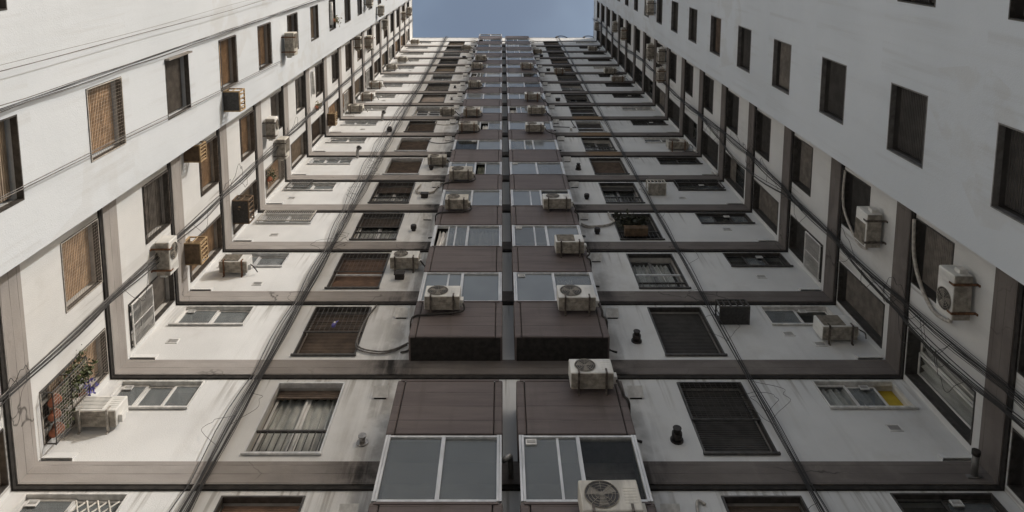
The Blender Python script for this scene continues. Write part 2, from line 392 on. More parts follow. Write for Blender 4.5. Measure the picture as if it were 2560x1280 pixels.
# floor bands: one U-shaped band per storey, with its dirty drip joint below
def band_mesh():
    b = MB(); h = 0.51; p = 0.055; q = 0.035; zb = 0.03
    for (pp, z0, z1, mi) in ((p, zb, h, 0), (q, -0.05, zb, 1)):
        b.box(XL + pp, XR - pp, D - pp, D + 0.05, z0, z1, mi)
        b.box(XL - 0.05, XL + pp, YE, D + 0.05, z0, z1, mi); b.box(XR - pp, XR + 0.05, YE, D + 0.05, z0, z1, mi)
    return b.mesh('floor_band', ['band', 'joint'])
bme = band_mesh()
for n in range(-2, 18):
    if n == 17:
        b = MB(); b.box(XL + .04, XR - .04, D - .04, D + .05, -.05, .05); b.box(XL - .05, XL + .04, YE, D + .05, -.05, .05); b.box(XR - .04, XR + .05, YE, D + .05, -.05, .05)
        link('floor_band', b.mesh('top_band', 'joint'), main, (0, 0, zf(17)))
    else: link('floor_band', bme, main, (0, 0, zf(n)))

# wings
def wing(name, X, side, ycols, zr, ya, label):
    e = empty(name, (X, YE, 0), 0, label, 'building'); e.location = (0, 0, 0)
    hs_ = []
    for (y0, y1), floors in ycols:
        for n in floors:
            a, b = (y0, y1) if side < 0 else (-y1, -y0)
            hs_.append((a, b, zf(n + zr[0]), zf(n + zr[1])))
    x0, x1 = (ya, YE) if side < 0 else (-YE, -ya)
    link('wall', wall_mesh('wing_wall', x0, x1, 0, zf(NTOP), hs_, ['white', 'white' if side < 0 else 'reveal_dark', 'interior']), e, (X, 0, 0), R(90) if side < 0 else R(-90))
    b = MB()                                     # bulk of the wing behind its face, up to the roof
    x_in, x_out = (X - 2.6, X - 9) if side < 0 else (X + 2.6, X + 9)
    b.box(min(x_in, x_out), max(x_in, x_out), ya, YE, 0, zf(NTOP) - 0.01)
    link('wall', b.mesh('wing_body', 'white'), e)
    return e
LW_COLS = [((2.47, 3.72), FL), ((-0.25, 1.0), list(range(-1, 3)))]
RW_COLS = [((2.56, 3.79), FL), ((-0.12, 1.12), list(range(-1, 3)))]
WZ_L, WZ_R = (0.575, 0.97), (0.535, 0.935)
lw = wing('apartment_wing', WL, -1, LW_COLS, WZ_L, -9.0, 'sunlit smooth white wing on the left, with tan shuttered windows')
rw = wing('apartment_wing', WR, 1, RW_COLS, WZ_R, -1.95, 'shaded smooth white wing on the right, with dark shuttered windows')

# ------------------------------------------------------------------ window pieces (local frame, x along wall, y into wall)
def corr(b, x0, x1, z0, z1, y, pitch=0.05):
    n = max(2, int(round((z1 - z0) / pitch))); p = (z1 - z0) / n
    for i in range(n):
        za = z0 + i * p
        b.face([(x0, y, za), (x1, y, za), (x1, y + 0.016, za + p * .8), (x0, y + 0.016, za + p * .8)])
        b.face([(x0, y + 0.016, za + p * .8), (x1, y + 0.016, za + p * .8), (x1, y, za + p), (x0, y, za + p)])
    b.box(x0, x1, y - 0.008, y + 0.022, z0 - 0.035, z0)
def frame_me(w, h, mat, sill=True, proud=0.02, t=0.035):
    def f():
        b = MB(); b.rect(0.002, w - 0.002, 0.002, h - 0.002, -proud, 0.09, t)
        if sill: b.box(-0.02, w + 0.02, -0.05, -proud - 0.002, -0.03, 0.012)
        return b.mesh('window_frame', mat)
    return cached(('fr', w, h, mat, sill, proud, t), f)
def shutter_me(w, h, q, pitch=0.05, y=0.14):
    def f():
        b = MB(); corr(b, 0.04, w - 0.04, h * (1 - q) + 0.04, h - 0.03, y, pitch); return b.mesh('shutter', 'sh_dark')
    return cached(('sh', w, h, q, pitch, y), f)
def rail_me(w, zt, k=10):
    def f():
        b = MB(); y = 0.03
        b.box(0.036, w - 0.036, y - 0.02, y + 0.02, zt - 0.04, zt); b.box(0.036, w - 0.036, y - 0.012, y + 0.012, 0.08, 0.105)
        for i in range(k):
            x = 0.05 + (w - 0.1) * (i + 0.5) / k; b.box(x - 0.008, x + 0.008, y - 0.008, y + 0.008, 0.105, zt - 0.04)
        return b.mesh('railing', 'frame_dark')
    return cached(('rl', w, zt, k), f)
def grid_me(w, z0, z1, nx, nz, r=0.005, y=-0.035, mat='frame_dark', rim=0.012):
    def f():
        b = MB(); b.rect(0.01, w - 0.01, z0, z1, y - rim, y + rim, rim * 2)
        for i in range(1, nx): x = 0.01 + (w - 0.02) * i / nx; b.bar((x, y, z0 + .01), (x, y, z1 - .01), r)
        for i in range(1, nz): z = z0 + (z1 - z0) * i / nz; b.bar((0.02, y, z), (w - 0.02, y, z), r)
        for X in (0.05, w - 0.05):
            for z in (z0 + .03, z1 - .03): b.bar((X, y, z), (X, 0.05, z), 0.01)
        return b.mesh('grille', mat)
    return cached(('gr', w, z0, z1, nx, nz, r, y, mat), f)
def sash_me(w, h, parts, mat, y=0.17, t=0.045, x0=0.04, x1=None, bar=None):
    def f():
        b = MB(); X1 = x1 if x1 else w - 0.04; n = parts; ww = (X1 - x0) / n
        for i in range(n):
            yy = y + 0.03 * (i % 2); b.rect(x0 + i * ww, x0 + (i + 1) * ww, 0.04, h - 0.04, yy, yy + 0.028, t)
        if bar: b.box(x0, X1, y - 0.02, y - 0.002, bar, bar + 0.04)
        return b.mesh('sash', mat)
    return cached(('sa', w, h, parts, mat, y, t, x0, x1, bar), f)
def pane_me(x0, x1, z0, z1, y=0.185):
    def f():
        b = MB(); b.box(x0, x1, y, y + 0.006, z0, z1); return b.mesh('pane', 'glass')
    return cached(('pa', x0, x1, z0, z1, y), f)
def curtain_me(x0, x1, z0, z1, y, seed, waves=9):
    def f():
        r = random.Random(seed); b = MB(); n = 54; ph = [r.uniform(0, 6) for _ in range(3)]
        def P(i, z, k):
            t = i / n; g_ = 0.03 * math.sin(waves * 6.28 * t + ph[0]) + 0.015 * math.sin(17 * 6.28 * t * .7 + ph[1])
            sw = 0.05 * k * math.sin(5 * t + ph[2]); return (x0 + (x1 - x0) * t + sw, y + g_ * (1 + .6 * k), z)
        for i in range(n):
            for (za, zb, ka, kb) in ((z0, (z0 + z1) / 2, 1, .5), ((z0 + z1) / 2, z1, .5, 0)):
                b.face([P(i, za, ka), P(i + 1, za, ka), P(i + 1, zb, kb), P(i, zb, kb)], 0, True)
        return b.mesh('curtain', 'curtain')
    return cached(('cu', x0, x1, z0, z1, y, seed), f)
def vent_me(x, z, y, w=0.17, h=0.12):
    def f():
        b = MB(); b.rect(x, x + w, z, z + h, y - 0.02, y, 0.018)
        for i in range(1, 4): b.box(x + .018, x + w - .018, y - .016, y - .004, z + h * i / 4 - .006, z + h * i / 4 + .006)
        b.face([(x + .018, y - .003, z + .018), (x + w - .018, y - .003, z + .018), (x + w - .018, y - .003, z + h - .018), (x + .018, y - .003, z + h - .018)], 1)
        return b.mesh('vent_grille', ['frame_white', 'grille_dark'])
    return cached(('ve', x, z, y, w, h), f)

def put(name, frame, subs, parent, loc, rz, label=None, fmat=None):
    fo = link(name, frame, parent, loc, rz, fmat)
    if label: fo['label'] = label
    for s_ in subs:
        if s_[0]: link(s_[0], s_[1], fo, mat=(s_[2] if len(s_) > 2 else None))
    return fo

def main_window(side, n, kind, sh='sh_brown', q=1.0, fr='frame_dark', cur=None):
    X = LM if side < 0 else RM; w = X[1] - X[0]; h = H * (MZ[1] - MZ[0]); subs = []
    if q > 0: subs.append(('shutter', shutter_me(w, h, q, 0.055), sh))
    if q < 1:
        subs.append(('sash', sash_me(w, h * 1.0, 2, 'frame_white', 0.2, bar=None), 'frame_white' if side < 0 else 'alu_dull'))
        subs.append(('pane', pane_me(0.05, w / 2, 0.06, h - .06, 0.21))); subs.append(('pane', pane_me(w / 2, w - 0.05, 0.06, h - .06, 0.24)))
    if cur: subs.append(('curtain', curtain_me(0.06, w * cur, 0.1, h - .1, 0.29, n * 3 + side), 'curtain'))
    if 'r' in kind: subs.append(('railing', rail_me(w, 0.62)))
    if 'l' in kind: subs.append(('railing', rail_me(w, 0.36, 7)))
    if 'g' in kind: subs.append(('grille', grid_me(w, h * 0.42, h - 0.04, 12, 16)))
    if 'G' in kind: subs.append(('grille', grid_me(w, 0.06, h - 0.04, 6, 26, 0.004)))
    if 'b' in kind:
        def f():
            b = MB(); b.box(0.036, w - 0.036, 0.05, 0.08, h * .42, h * .42 + .05); return b.mesh('transom', 'alu')
        subs.append(('transom', cached(('tb', w, h), f)))
    put('shutter_window', frame_me(w, h, fr, True, 0.015, 0.03), subs, main, (X[0], D, zf(n + MZ[0])), 0)

LT = {-1: ('', 'sh_red', .45), 0: ('r', 'sh_brown', .14, 1), 1: ('g', 'sh_brown', 1), 2: ('gb', 'sh_red', 1), 3: ('gr', 'sh_brown', .35, .9), 4: ('Gr', 'sh_brown', .3, .8),
      5: ('', 'sh_brown', 1), 6: ('', 'sh_brown', 1), 7: ('', 'sh_brown', 1), 8: ('b', 'sh_dark', 0), 9: ('', 'sh_pale', 1), 10: ('', 'sh_grey', .6), 11: ('b', 'sh_dark', .2),
      12: ('', 'sh_beige', 1), 13: ('r', 'sh_dark', .3), 14: ('b', 'sh_dark', .2), 15: ('b', 'sh_dark', .2), 16: ('', 'sh_beige', 1)}
RT = {-1: ('', 'sh_brown', .6), 0: ('g', 'sh_dark', 1), 1: ('', 'sh_dark', 1), 2: ('bl', 'sh_dark', 0, .9), 3: ('r', 'sh_dark', .7), 4: ('r', 'sh_dark', .2, .4), 5: ('', 'sh_brown', 1),
      6: ('r', 'sh_dark', 0, .3), 7: ('b', 'sh_dark', 1), 8: ('b', 'sh_dark', .5), 9: ('', 'sh_dark', .3), 10: ('b', 'sh_dark', 0), 11: ('r', 'sh_dark', 1), 12: ('', 'sh_brown', .6),
      13: ('r', 'sh_brown', .5), 14: ('', 'sh_dark', 1), 15: ('', 'sh_dark', .8), 16: ('r', 'sh_brown', .6)}
for n in FL:
    for side, T in ((-1, LT), (1, RT)):
        t_ = T[n]; main_window(side, n, t_[0], t_[1], t_[2], 'alu' if (side < 0 and n in (0, 5, 6, 8, 11, 14)) or (side > 0 and n in (7,)) else 'frame_dark', t_[3] if len(t_) > 3 else None)

# kitchen windows: sliding panes high on the wall by the corners
for n in FL:
    for side, X in ((-1, LK), (1, RK)):
        w = X[1] - X[0]; h = H * (KZ[1] - KZ[0]); r = random.Random(n * 7 + side)
        fm = 'frame_white' if side < 0 and n in (-1, 0, 1, 4, 6, 9, 13) or r.random() < .25 else 'alu' if side < 0 else 'frame_dark'
        np_ = 3 if (side < 0 and n in (0, 5)) or r.random() < .2 else 2
        subs = [('sash', sash_me(w, h, np_, fm, 0.06, 0.04, 0.04, w * .76 if side > 0 and n == 0 else None), fm)]
        ww = ((w * .76 if side > 0 and n == 0 else w) - .08) / np_
        for i in range(np_): subs.append(('pane', pane_me(0.05 + i * ww, 0.03 + (i + 1) * ww, .06, h - .06, 0.07 + .03 * (i % 2)), 'glass_dusty' if side < 0 or r.random() < .3 else 'glass'))
        if r.random() < .6 or n < 2: subs.append(('vent_grille', vent_me(0.1 if side < 0 else w * .55, h - .2, 0.055)))
        if side > 0 and n == 0: subs.append(('curtain', curtain_me(.05, w * .62, .05, h - .05, .15, 5, 7), 'curtain'))
        elif r.random() < .5: subs.append(('curtain', curtain_me(w * r.uniform(.05, .3), w * r.uniform(.5, .95), .05, h - .05, .3, n), 'curtain' if r.random() < .6 else 'curtain_green'))
        if side < 0 and n in (3,): subs.append(('grille', grid_me(w, 0.0, h, 26, 2, 0.006, -0.1, 'hose')))
        if side < 0 and n in (4,): subs.append(('grille', grid_me(w * .48, 0.0, h, 13, 2, 0.006, -0.1, 'frame_dark')))
        if side > 0 and n in (4,): subs.append(('grille', grid_me(w, 0.0, h, 3, 2, 0.006, -0.1, 'frame_dark')))
        if side > 0 and n == 0:
            yb = MB(); yb.box(w * .8, w - .01, .2, .9, .01, h - .01); subs.append(('room_partition', yb.mesh('room_partition', 'yellow')))
        put('kitchen_window', frame_me(w, h, fm, True, 0.012, 0.028), subs, main, (X[0], D, zf(n + KZ[0])), 0)

# side windows of the recess and of the wings
def side_window(parent, X, side, Y, zr, n, kind, sh, q=1.0, name='side_window', fr='frame_dark'):
    w = round(Y[1] - Y[0], 3); h = round(H * (zr[1] - zr[0]), 3); subs = []
    if q > 0: subs.append(('shutter', shutter_me(w, h, q, 0.05, 0.17), sh))
    if q < 1:
        subs.append(('sash', sash_me(w, h, 2, 'frame_white', 0.2, 0.04), 'frame_white' if side < 0 or 'c' in kind else 'frame_dark'))
        subs.append(('pane', pane_me(.05, w / 2, .05, h - .05, .21))); subs.append(('pane', pane_me(w / 2, w - .05, .05, h - .05, .24)))
    if 'n' in kind: subs.append(('net', grid_me(w, 0.0, h, int(w / .06), int(h / .06), 0.0018, -0.012, 'hose', 0.008)))
    if 'g' in kind: subs.append(('grille', grid_me(w, 0.02, h - .02, 1, int(h / .07), 0.004, -0.03, 'steel', .009)))
    if 'h' in kind: subs.append(('grille', grid_me(w, 0.02, h * .45, 2, int(h / .11), 0.01, -0.06, 'frame_white')))
    if 'o' in kind:       # outward-standing louvred leaf
        def f():
            b = MB(); b.rect(0, 0.03, 0, h, -w * .5, -0.01, 0.03); 
            b = MB(); b.box(-.02, .015, -.1, -.004, 0, h)
            return b.mesh('shutter_leaf', 'sh_grey')
        subs.append(('shutter_leaf', cached(('leaf', w, h), f)))
    if 'c' in kind: subs.append(('curtain', curtain_me(.06, w - .06, .06, h - .06, .29, n, 6), 'curtain'))
    fme = frame_me(w, h, fr, False, 0.006 if 'w' in kind else 0.015, 0.022)
    y = Y[0] if side < 0 else Y[1]
    put(name, fme, subs, parent, (X, y, zf(n + zr[0])), R(90) if side < 0 else R(-90))
LSH = ['sh_tan', 'sh_tan', 'sh_grey', 'sh_brown', 'sh_tan', 'sh_beige']
for n in FL:
    r = random.Random(n * 13 + 5)
    # left recess
    side_window(main, XL, -1, SMALL_Y, SZ, n, {0: 'n', 1: 'g', 2: 'g', 3: 'g'}.get(n, r.choice(['', 'g', ''])), {0: 'sh_tan', 1: 'sh_grey', 2: 'sh_tan', 3: 'sh_tan'}.get(n, r.choice(LSH)), 1.0 if n < 4 else r.choice([1, .6, 1, .35]))
    side_window(main, XL, -1, TALL_Y, TZ, n, {0: 'n', 1: 'h', 2: 'g', 3: 'g', 4: 'n', 5: ''}.get(n, r.choice(['', 'h', ''])), {0: 'sh_tan', 1: 'sh_grey', 2: 'sh_tan', 5: 'sh_beige'}.get(n, r.choice(LSH)), {0: .75, 1: .6, 2: 1, 3: 1, 5: 1}.get(n, r.choice([1, .6, .4])))
    # right recess
    side_window(main, XR, 1, SMALL_Y, SZ, n, '', r.choice(['sh_dark', 'sh_dark', 'sh_grey']), 1.0 if r.random() < .8 else .6)
    side_window(main, XR, 1, TALL_Y, TZ, n, {0: 'c', 2: 'h'}.get(n, ''), r.choice(['sh_dark', 'sh_grey', 'sh_dark']), {0: .0, 4: .3, 9: .2, 6: .4, 10: 0}.get(n, 1.0))
    # wings
    lk = {-1: ('w', 'sh_beige', 1), 0: ('wn', 'sh_tan', 1), 1: ('wo', 'sh_grey', 1), 2: ('wg', 'sh_tan', .6), 3: ('wg', 'sh_tan', 1), 4: ('wg', 'sh_brown', .7), 5: ('w', 'sh_beige', 1), 6: ('w', 'sh_dark', .3), 7: ('wg', 'sh_grey', 1)}.get(n, ('w', r.choice(LSH), 1))
    side_window(lw, WL, -1, LW_COLS[0][0], WZ_L, n, lk[0], lk[1], lk[2])
    side_window(rw, WR, 1, RW_COLS[0][0], WZ_R, n, 'w', fr='alu_dull', q={6: .3, 8: .6}.get(n, 1.0), sh={2: 'sh_grey', 4: 'sh_brown'}.get(n, 'sh_dark'))
for n in range(-1, 3):
    side_window(lw, WL, -1, LW_COLS[1][0], WZ_L, n, 'w', 'sh_grey', 1.0); side_window(rw, WR, 1, RW_COLS[1][0], WZ_R, n, 'w', 'sh_dark', 0.6)

# ------------------------------------------------------------------ bays
BAYS = {-1: (-1.84, 0.01), 1: (0.25, 2.12)}
def panel_me(x0, x1, z1=0.5 * H):
    b = MB(); h = z1; e = 0.15
    b.box(x0 + e, x1 - e, YB, D + .02, 0, h, 0, 0.012)
    for a, c in ((x0, x0 + e - .012), (x1 - e + .012, x1)): b.box(a, c, YB + .004, D + .02, 0.0, h, 0, 0.03)
    b.box(x0 + .02, x1 - .02, YB + .03, D + .01, 0.02, h - .02, 1)
    b.box(x0 + .06, x1 - .06, YB - .012, YB - .001, h - .05, h - .012, 0)
    b.box(x0 + .04, x1 - .04, YB + .03, D - .06, -.006, -.003, 1)
    return b.mesh('bay_panel', ['bay', 'joint'])
def bwin_me(x0, x1, h):
    b = MB(); y0 = YB + .015; y1 = YB + .1
    for a, c in ((x0 + .015, x0 + .05), (x0 + .055, x0 + .09), (x1 - .09, x1 - .055), (x1 - .05, x1 - .015)): b.box(a, c, y0, y1, 0, h)
    b.box(x0 + .09, x1 - .09, y0 + .01, y1, 0, .04); b.box(x0 + .09, x1 - .09, y0 + .01, y1, h - .04, h)
    m = (x0 + x1) / 2; b.box(m - .03, m + .03, y0 + .012, y1, .04, h - .04)
    for X in (x0 + .03, x1 - .05): b.box(X, X + .02, y1 + .001, D, 0, h, 1)       # side cheeks
    b.box(x0 + .05, x1 - .05, D - .05, D - .01, 0, h, 2)                             # back of the bay
    b.box(x0 + .06, x1 - .06, y1 + .02, D - .051, -.05, .0, 2)
    return b.mesh('bay_window', ['alu', 'joint', 'interior'])
PZ, WZ0 = 0.168, 0.68
wh = H * (1.163 - WZ0)
PM = {}
for side, (x0, x1) in BAYS.items():
    pm = panel_me(x0, x1); wm = bwin_me(x0, x1, wh)
    m = (x0 + x1) / 2
    pl = pane_me(x0 + .09, m - .03, .04, wh - .04, 0); pr = pane_me(m + .03, x1 - .09, .04, wh - .04, 0)
    sl_l = MB(); sl_l.box(m - .34, m - .3, -.012, -.002, .04, wh - .04)
    sl_m = sl_l.mesh('sash_bar', 'alu')
    for n in range(-1, 17):
        link('bay_panel', pm, main, (0, 0, zf(n + PZ)))
        if n == 0 or (n == 16 and side > 0): continue
        r = random.Random(n * 31 + side * 3)
        wo_ = link('bay_window', wm, main, (0, 0, zf(n + WZ0)))
        for half, (xa, xb), yy in ((0, (x0 + .09, m - .03), .05), (1, (m + .03, x1 - .09), .065)):
            q = r.random(); kind = 'frost' if q < .5 else 'frost_light' if q < .58 else 'clear' if q < .84 else 'dark'
            if n <= 2: kind = {(-1, -1, 0): 'dusty', (-1, -1, 1): 'dusty', (1, -1, 0): 'dusty', (1, -1, 1): 'dark', (-1, 1, 1): 'frost', (1, 1, 0): 'frost', (-1, 2, 0): 'slid', (-1, 2, 1): 'clear', (1, 2, 0): 'dusty'}.get((side, n, half), kind)
            if kind == 'slid' or (kind == 'clear' and r.random() < .4):
                link('pane', pane_me(round(xa + (xb - xa) * .42, 3), xb, .04, wh - .04, 0), wo_, (0, YB + yy, 0), mat='glass_dusty')
                fr_ = MB(); xm = xa + (xb - xa) * .42; fr_.box(xm - .035, xm, YB + yy - .012, YB + yy + .02, .04, wh - .04); link('sash_bar', fr_.mesh('sash_bar', 'alu'), wo_)
            else:
                link('pane', pl if half == 0 else pr, wo_, (0, YB + yy, 0), mat={'frost': 'frost', 'frost_light': 'frost_light', 'dark': 'glass', 'dusty': 'glass_dusty'}.get(kind, 'glass_dusty'))
            if kind in ('clear', 'slid'):
                cu = curtain_me(round(xa + .05, 3), round(xa + (xb - xa) * r.choice([.5, .75, .98]), 3), .03, round(wh - .06, 3), round(YB + .2, 3), n * 5 + half, 8); link('curtain', cu, wo_, mat=r.choice(['curtain', 'curtain', 'curtain_green']))
        if r.random() < .35 or (side > 0 and n in (-1, 1, 2)): link('vent_grille', vent_me(x0 + .12 if side > 0 else m - .25, wh - .2, 0), wo_, (0, YB + .045, 0))
        if r.random() < .5: link('sash_bar', sl_m, wo_, (0, YB + .05, 0))
for side in (-1, 1):       # short roof kerb on the topmost bay
    pass

# ------------------------------------------------------------------ small fixed parts of the rear wall
def grille_plate():
    b = MB(); b.rect(0, .24, 0, .17, -.012, .01, .025)
    b.box(.025, .215, -.004, .01, .025, .145, 1)
    for i in range(4): b.box(.025, .215, -.01, -.005, .04 + i * .027, .05 + i * .027, 0)
    return b.mesh('wall_vent', ['frame_white', 'grille_dark'])
gp = grille_plate()
for (x, n) in ((-6.97, 1.42), (-6.05, 2.32), (-6.55, 3.36), (-6.9, 4.4), (-6.2, 7.4), (-6.2, 9.4), (-5.9, 12.4), (6.45, 1.38), (5.95, 1.52), (6.6, 0.46), (6.3, 2.45), (6.35, 3.5), (5.7, 4.4), (5.0, 5.9), (5.1, 8.9)):
    link('wall_vent', gp, main, (x, D, zf(n)))
def shelf():
    b = MB(); q = [(0, -.03, 0), (.28, -.03, 0), (.28, -.17, .15), (0, -.17, .15)]
    b.face(q); b.face([(x, y + .012, z + .012) for x, y, z in q])
    for k in range(4): p, w_ = q[k], q[(k + 1) % 4]; b.face([p, w_, (w_[0], w_[1] + .012, w_[2] + .012), (p[0], p[1] + .012, p[2] + .012)])
    b.box(.03, .25, -.03, 0, .0, .03, 1); return b.mesh('vent_plate', ['frame_white', 'joint'])
sh_ = shelf()
for n in range(-1, 17):
    link('vent_plate', sh_, main, (-2.36, D, zf(n + .77))); link('vent_plate', sh_, main, (2.3, D, zf(n + .77)))
def corner_flap():
    b = MB(); b.face([(0, -.01, .17), (.5, -.01, .17), (.5, -.07, -.03), (0, -.07, -.03)]); b.face([(0, -.01, .17), (.5, -.01, .17), (.5, 0, .175), (0, 0, .175)])
    b.face([(0, -.01, .17), (0, -.07, -.03), (0, 0, -.03)]); b.face([(.5, -.01, .17), (.5, -.07, -.03), (.5, 0, -.03)]); b.face([(0, -.07, -.03), (.5, -.07, -.03), (.5, -.06, -.035), (0, -.06, -.035)])
    return b.mesh('corner_flashing', 'plaster')
cf = corner_flap()
for n in range(-1, 16):
    link('corner_flashing', cf, main, (XL + .06, D, zf(n + .215))); link('corner_flashing', cf, main, (XR - .56, D, zf(n + .215)))

# ------------------------------------------------------------------ air conditioners
GAP, DEP = 0.07, 0.3
def ac_meshes(w, h, style):
    def f():
        y1 = -GAP; y0 = -GAP - DEP; P = {}
        b = MB(); b.box(0, w, y0, y1, 0.02, h, 0, 0.018)
        if style != 'louvre':
            b.box(w * .69, w * .7, y0 - .003, y0, 0.04, h - .02, 0)
            for i in range(6): b.box(w * .73, w * .95, y0 - .004, y0, h * .25 + i * .05, h * .25 + i * .05 + .012, 0)
        b.box(w, w + .07, y0 + .12, y1 - .04, .08, h * .5, 0, .01)          # valve cover
        P['casing'] = b.mesh('casing', 'ac_white')
        b = MB(); b.box(.01, w - .01, y0 + .01, y1 - .01, 0, .02)
        for (a, c, e) in ((.12, .5, .08), (.15, .62, .16), (.1, .4, .22), (.55, .85, .1)): b.box(w * a, w * c, y0 + e, y0 + e + .014, -.008, 0)
        for i in range(4): b.box(w * (.2 + .18 * i), w * (.2 + .18 * i) + .03, y0 + .19, y0 + .22, -.006, 0)
        P['base_tray'] = b.mesh('base_tray', 'ac_under')
        r = min(w * .3, h * .42); cx, cz = w * .36, h * .52
        b = MB()
        if style == 'plain':
            for i in range(9): z = h * .16 + h * .7 * i / 8; b.box(w * .05, w * .66, y0 - .008, y0, z, z + .014, 2)
        elif style == 'louvre':
            b.box(w * .06, w * .68, y0 - .006, y0, h * .12, h * .92, 0)
            for i in range(11): z = h * .14 + (h * .76) * i / 10; b.box(w * .06, w * .68, y0 - .016, y0 - .0065, z, z + .012, 1)
        else:
            b.disc(cx, y0 - .004, cz, r, 28, 0)
            for q in (1.0, .8, .6, .4): b.ring(cx, y0 - .012, cz, r * q, .006 if q == 1 else .0035, 28, 1)
            for i in range(8):
                t = 6.283 * i / 8; b.bar((cx, y0 - .012, cz), (cx + r * math.cos(t), y0 - .012, cz + r * math.sin(t)), .003, 4, 1)
        P['fan_grille'] = b.mesh('fan_grille', ['grille_dark' if style != 'louvre' else 'fan', 'ac_under', 'ac_white'])
        b = MB()
        if style not in ('louvre', 'plain'):
            for i in range(3):
                t = 6.283 * i / 3 + .5; c_, s_ = math.cos(t), math.sin(t); y = y0 - .007
                pts = [(r * .12, -r * .1), (r * .85, -r * .25), (r * .8, r * .38), (r * .12, r * .14)]
                b.face([(cx + px * c_ - pz * s_, y + .001 * k, cz + px * s_ + pz * c_) for k, (px, pz) in enumerate(pts)])
            b.disc(cx, y0 - .014, cz, r * .17, 16)
            P['fan'] = b.mesh('fan', 'fan')
        for k, X in enumerate((w * .16, w * .8)):
            b = MB(); b.box(X, X + .035, y0 - .03, -.004, -.035, -.009); b.box(X, X + .035, y0 - .038, y0 - .0301, -.035, .09)
            b.box(X, X + .035, -.02, -.001, -.08, -.036)
            P['bracket%d' % k] = b.mesh('bracket', 'steel')
        return P
    return cached(('ac', w, h, style), f)
def hose_local(pts, mat, r=.016):
    b = MB(); b.tube(smooth(pts), r, 6); return b.mesh('hose', mat)
def smooth(pts, k=5):
    P = [Vector(p) for p in pts]; out = []
    for i in range(len(P) - 1):
        p0, p1, p2, p3 = P[max(i - 1, 0)], P[i], P[i + 1], P[min(i + 2, len(P) - 1)]
        for j in range(k):
            t = j / k
            out.append(0.5 * ((2 * p1) + (-p0 + p2) * t + (2 * p0 - 5 * p1 + 4 * p2 - p3) * t * t + (-p0 + 3 * p1 - 3 * p2 + p3) * t ** 3))
    out.append(P[-1]); return out

arnd = random.Random(21)
GR = 'air conditioners hung on the courtyard walls'
def ac(loc, rz, w, label, style='round', col='ac_white', h=None, brk='steel', hoses=()):
    h = h or round(w * arnd.choice([.58, .64, .69]), 2)
    e = empty('air_conditioner', loc, rz, label, 'air conditioner', GR)
    e.rotation_euler.x = R(arnd.uniform(-1.5, 1.5)); e.rotation_euler.y = R(arnd.uniform(-1.6, 1.6))
    if col == 'ac_white' and arnd.random() < .2: col = 'ac_cream'
    if brk == 'steel' and arnd.random() < .3: brk = 'rust'
    P = ac_meshes(w, h, style)
    for k, me in P.items():
        nm = 'bracket' if k.startswith('bracket') else k
        mt = col if k == 'casing' else brk if nm == 'bracket' else None
        link(nm, me, e, mat=mt)
    for pts, mt, r in hoses: link('hose', hose_local(pts, mt, r), e)
    return e

ORD = ['lowest', 'second', 'third', 'fourth', 'fifth', 'sixth', 'seventh', 'eighth', 'ninth', 'tenth']
def tiny_hose(w): return [([(w + .05, -.25, .12), (w + .16, -.2, .05), (w + .22, -.05, .1)], 'hose_dark', .014)]
# left corner column of the rear wall
A = [(-7.3, .46, .74, 'plain', 'ac_white', 'large clean white unit with louvred front beside the caged plants in the sunlit corner'),
     (-7.02, 2.50, .7, 'louvre', 'ac_white', 'white unit with grey grille and rusty brackets, second up on the sunlit corner wall'),
     (-7.34, 8.46, .7, 'round', 'ac_white', 'grimy white unit just left of the upper elbow pipe, third up on the corner wall'),
     (-7.26, 9.40, .7, 'round', 'ac_white', 'dusty white unit one floor above the upper elbow pipe on the sunlit corner wall'),
     (-7.36, 10.47, .72, 'round', 'ac_white', 'dusty white unit two floors above the upper elbow pipe on the sunlit corner wall'),
     (-7.28, 12.40, .66, 'round', 'ac_beige', 'small beige unit third from the roof on the sunlit corner wall'),
     (-6.98, 13.43, .64, 'round', 'ac_beige', 'small beige unit second from the roof on the sunlit corner wall'),
     (-7.14, 16.38, .66, 'round', 'ac_beige', 'beige unit right under the roof edge in the sunlit corner')]
for i, (x, n, w, st, c, lb) in enumerate(A): ac((x, D, zf(n)), 0, w, lb, st, c, brk='rust' if i in (1, 3, 4) else 'hose' if i == 0 else 'steel', hoses=tiny_hose(w) if i else ())
B = [(-2.82, 2.58, .72, 'round', 'ac_white', 'white unit with round fan, lowest between the shutters and the left bay'),
     (-2.72, 5.56, .68, 'round', 'ac_beige', 'beige unit second up between the shutters and the left bay'),
     (-2.92, 8.23, .68, 'round', 'ac_beige', 'beige unit third up between the shutters and the left bay'),
     (-2.99, 15.30, .68, 'round', 'ac_beige', 'small beige unit near the roof between the shutters and the left bay')]
for x, n, w, st, c, lb in B: ac((x, D, zf(n)), 0, w, lb, st, c, hoses=[([(w + .04, -.25, .1), (w + .2, -.12, -.02), (w + .3, -.05, .05)], 'hose_dark', .02)])
def bay_hose(side, x, w):
    x0, x1 = BAYS[side]; off = D - YB
    if side > 0: e = x1 - x; return [([(w + .05, -.2, .12), (w + .12, -.1, -.05), (e - .05, -.02, -.1), (e + .03, .06, -.2), (e + .03, off - .05, -.35), (e + .2, off - .03, -.5)], 'hose_dark', .022)]
    e = x0 - x; return [([(w + .05, -.2, .12), (w + .07, -.08, -.04), (w * .5, -.03, -.06), (0, -.025, -.1), (e + .05, -.02, -.14), (e - .03, .06, -.24), (e - .03, off - .05, -.4), (e - .2, off - .03, -.55)], 'hose_dark', .02)]
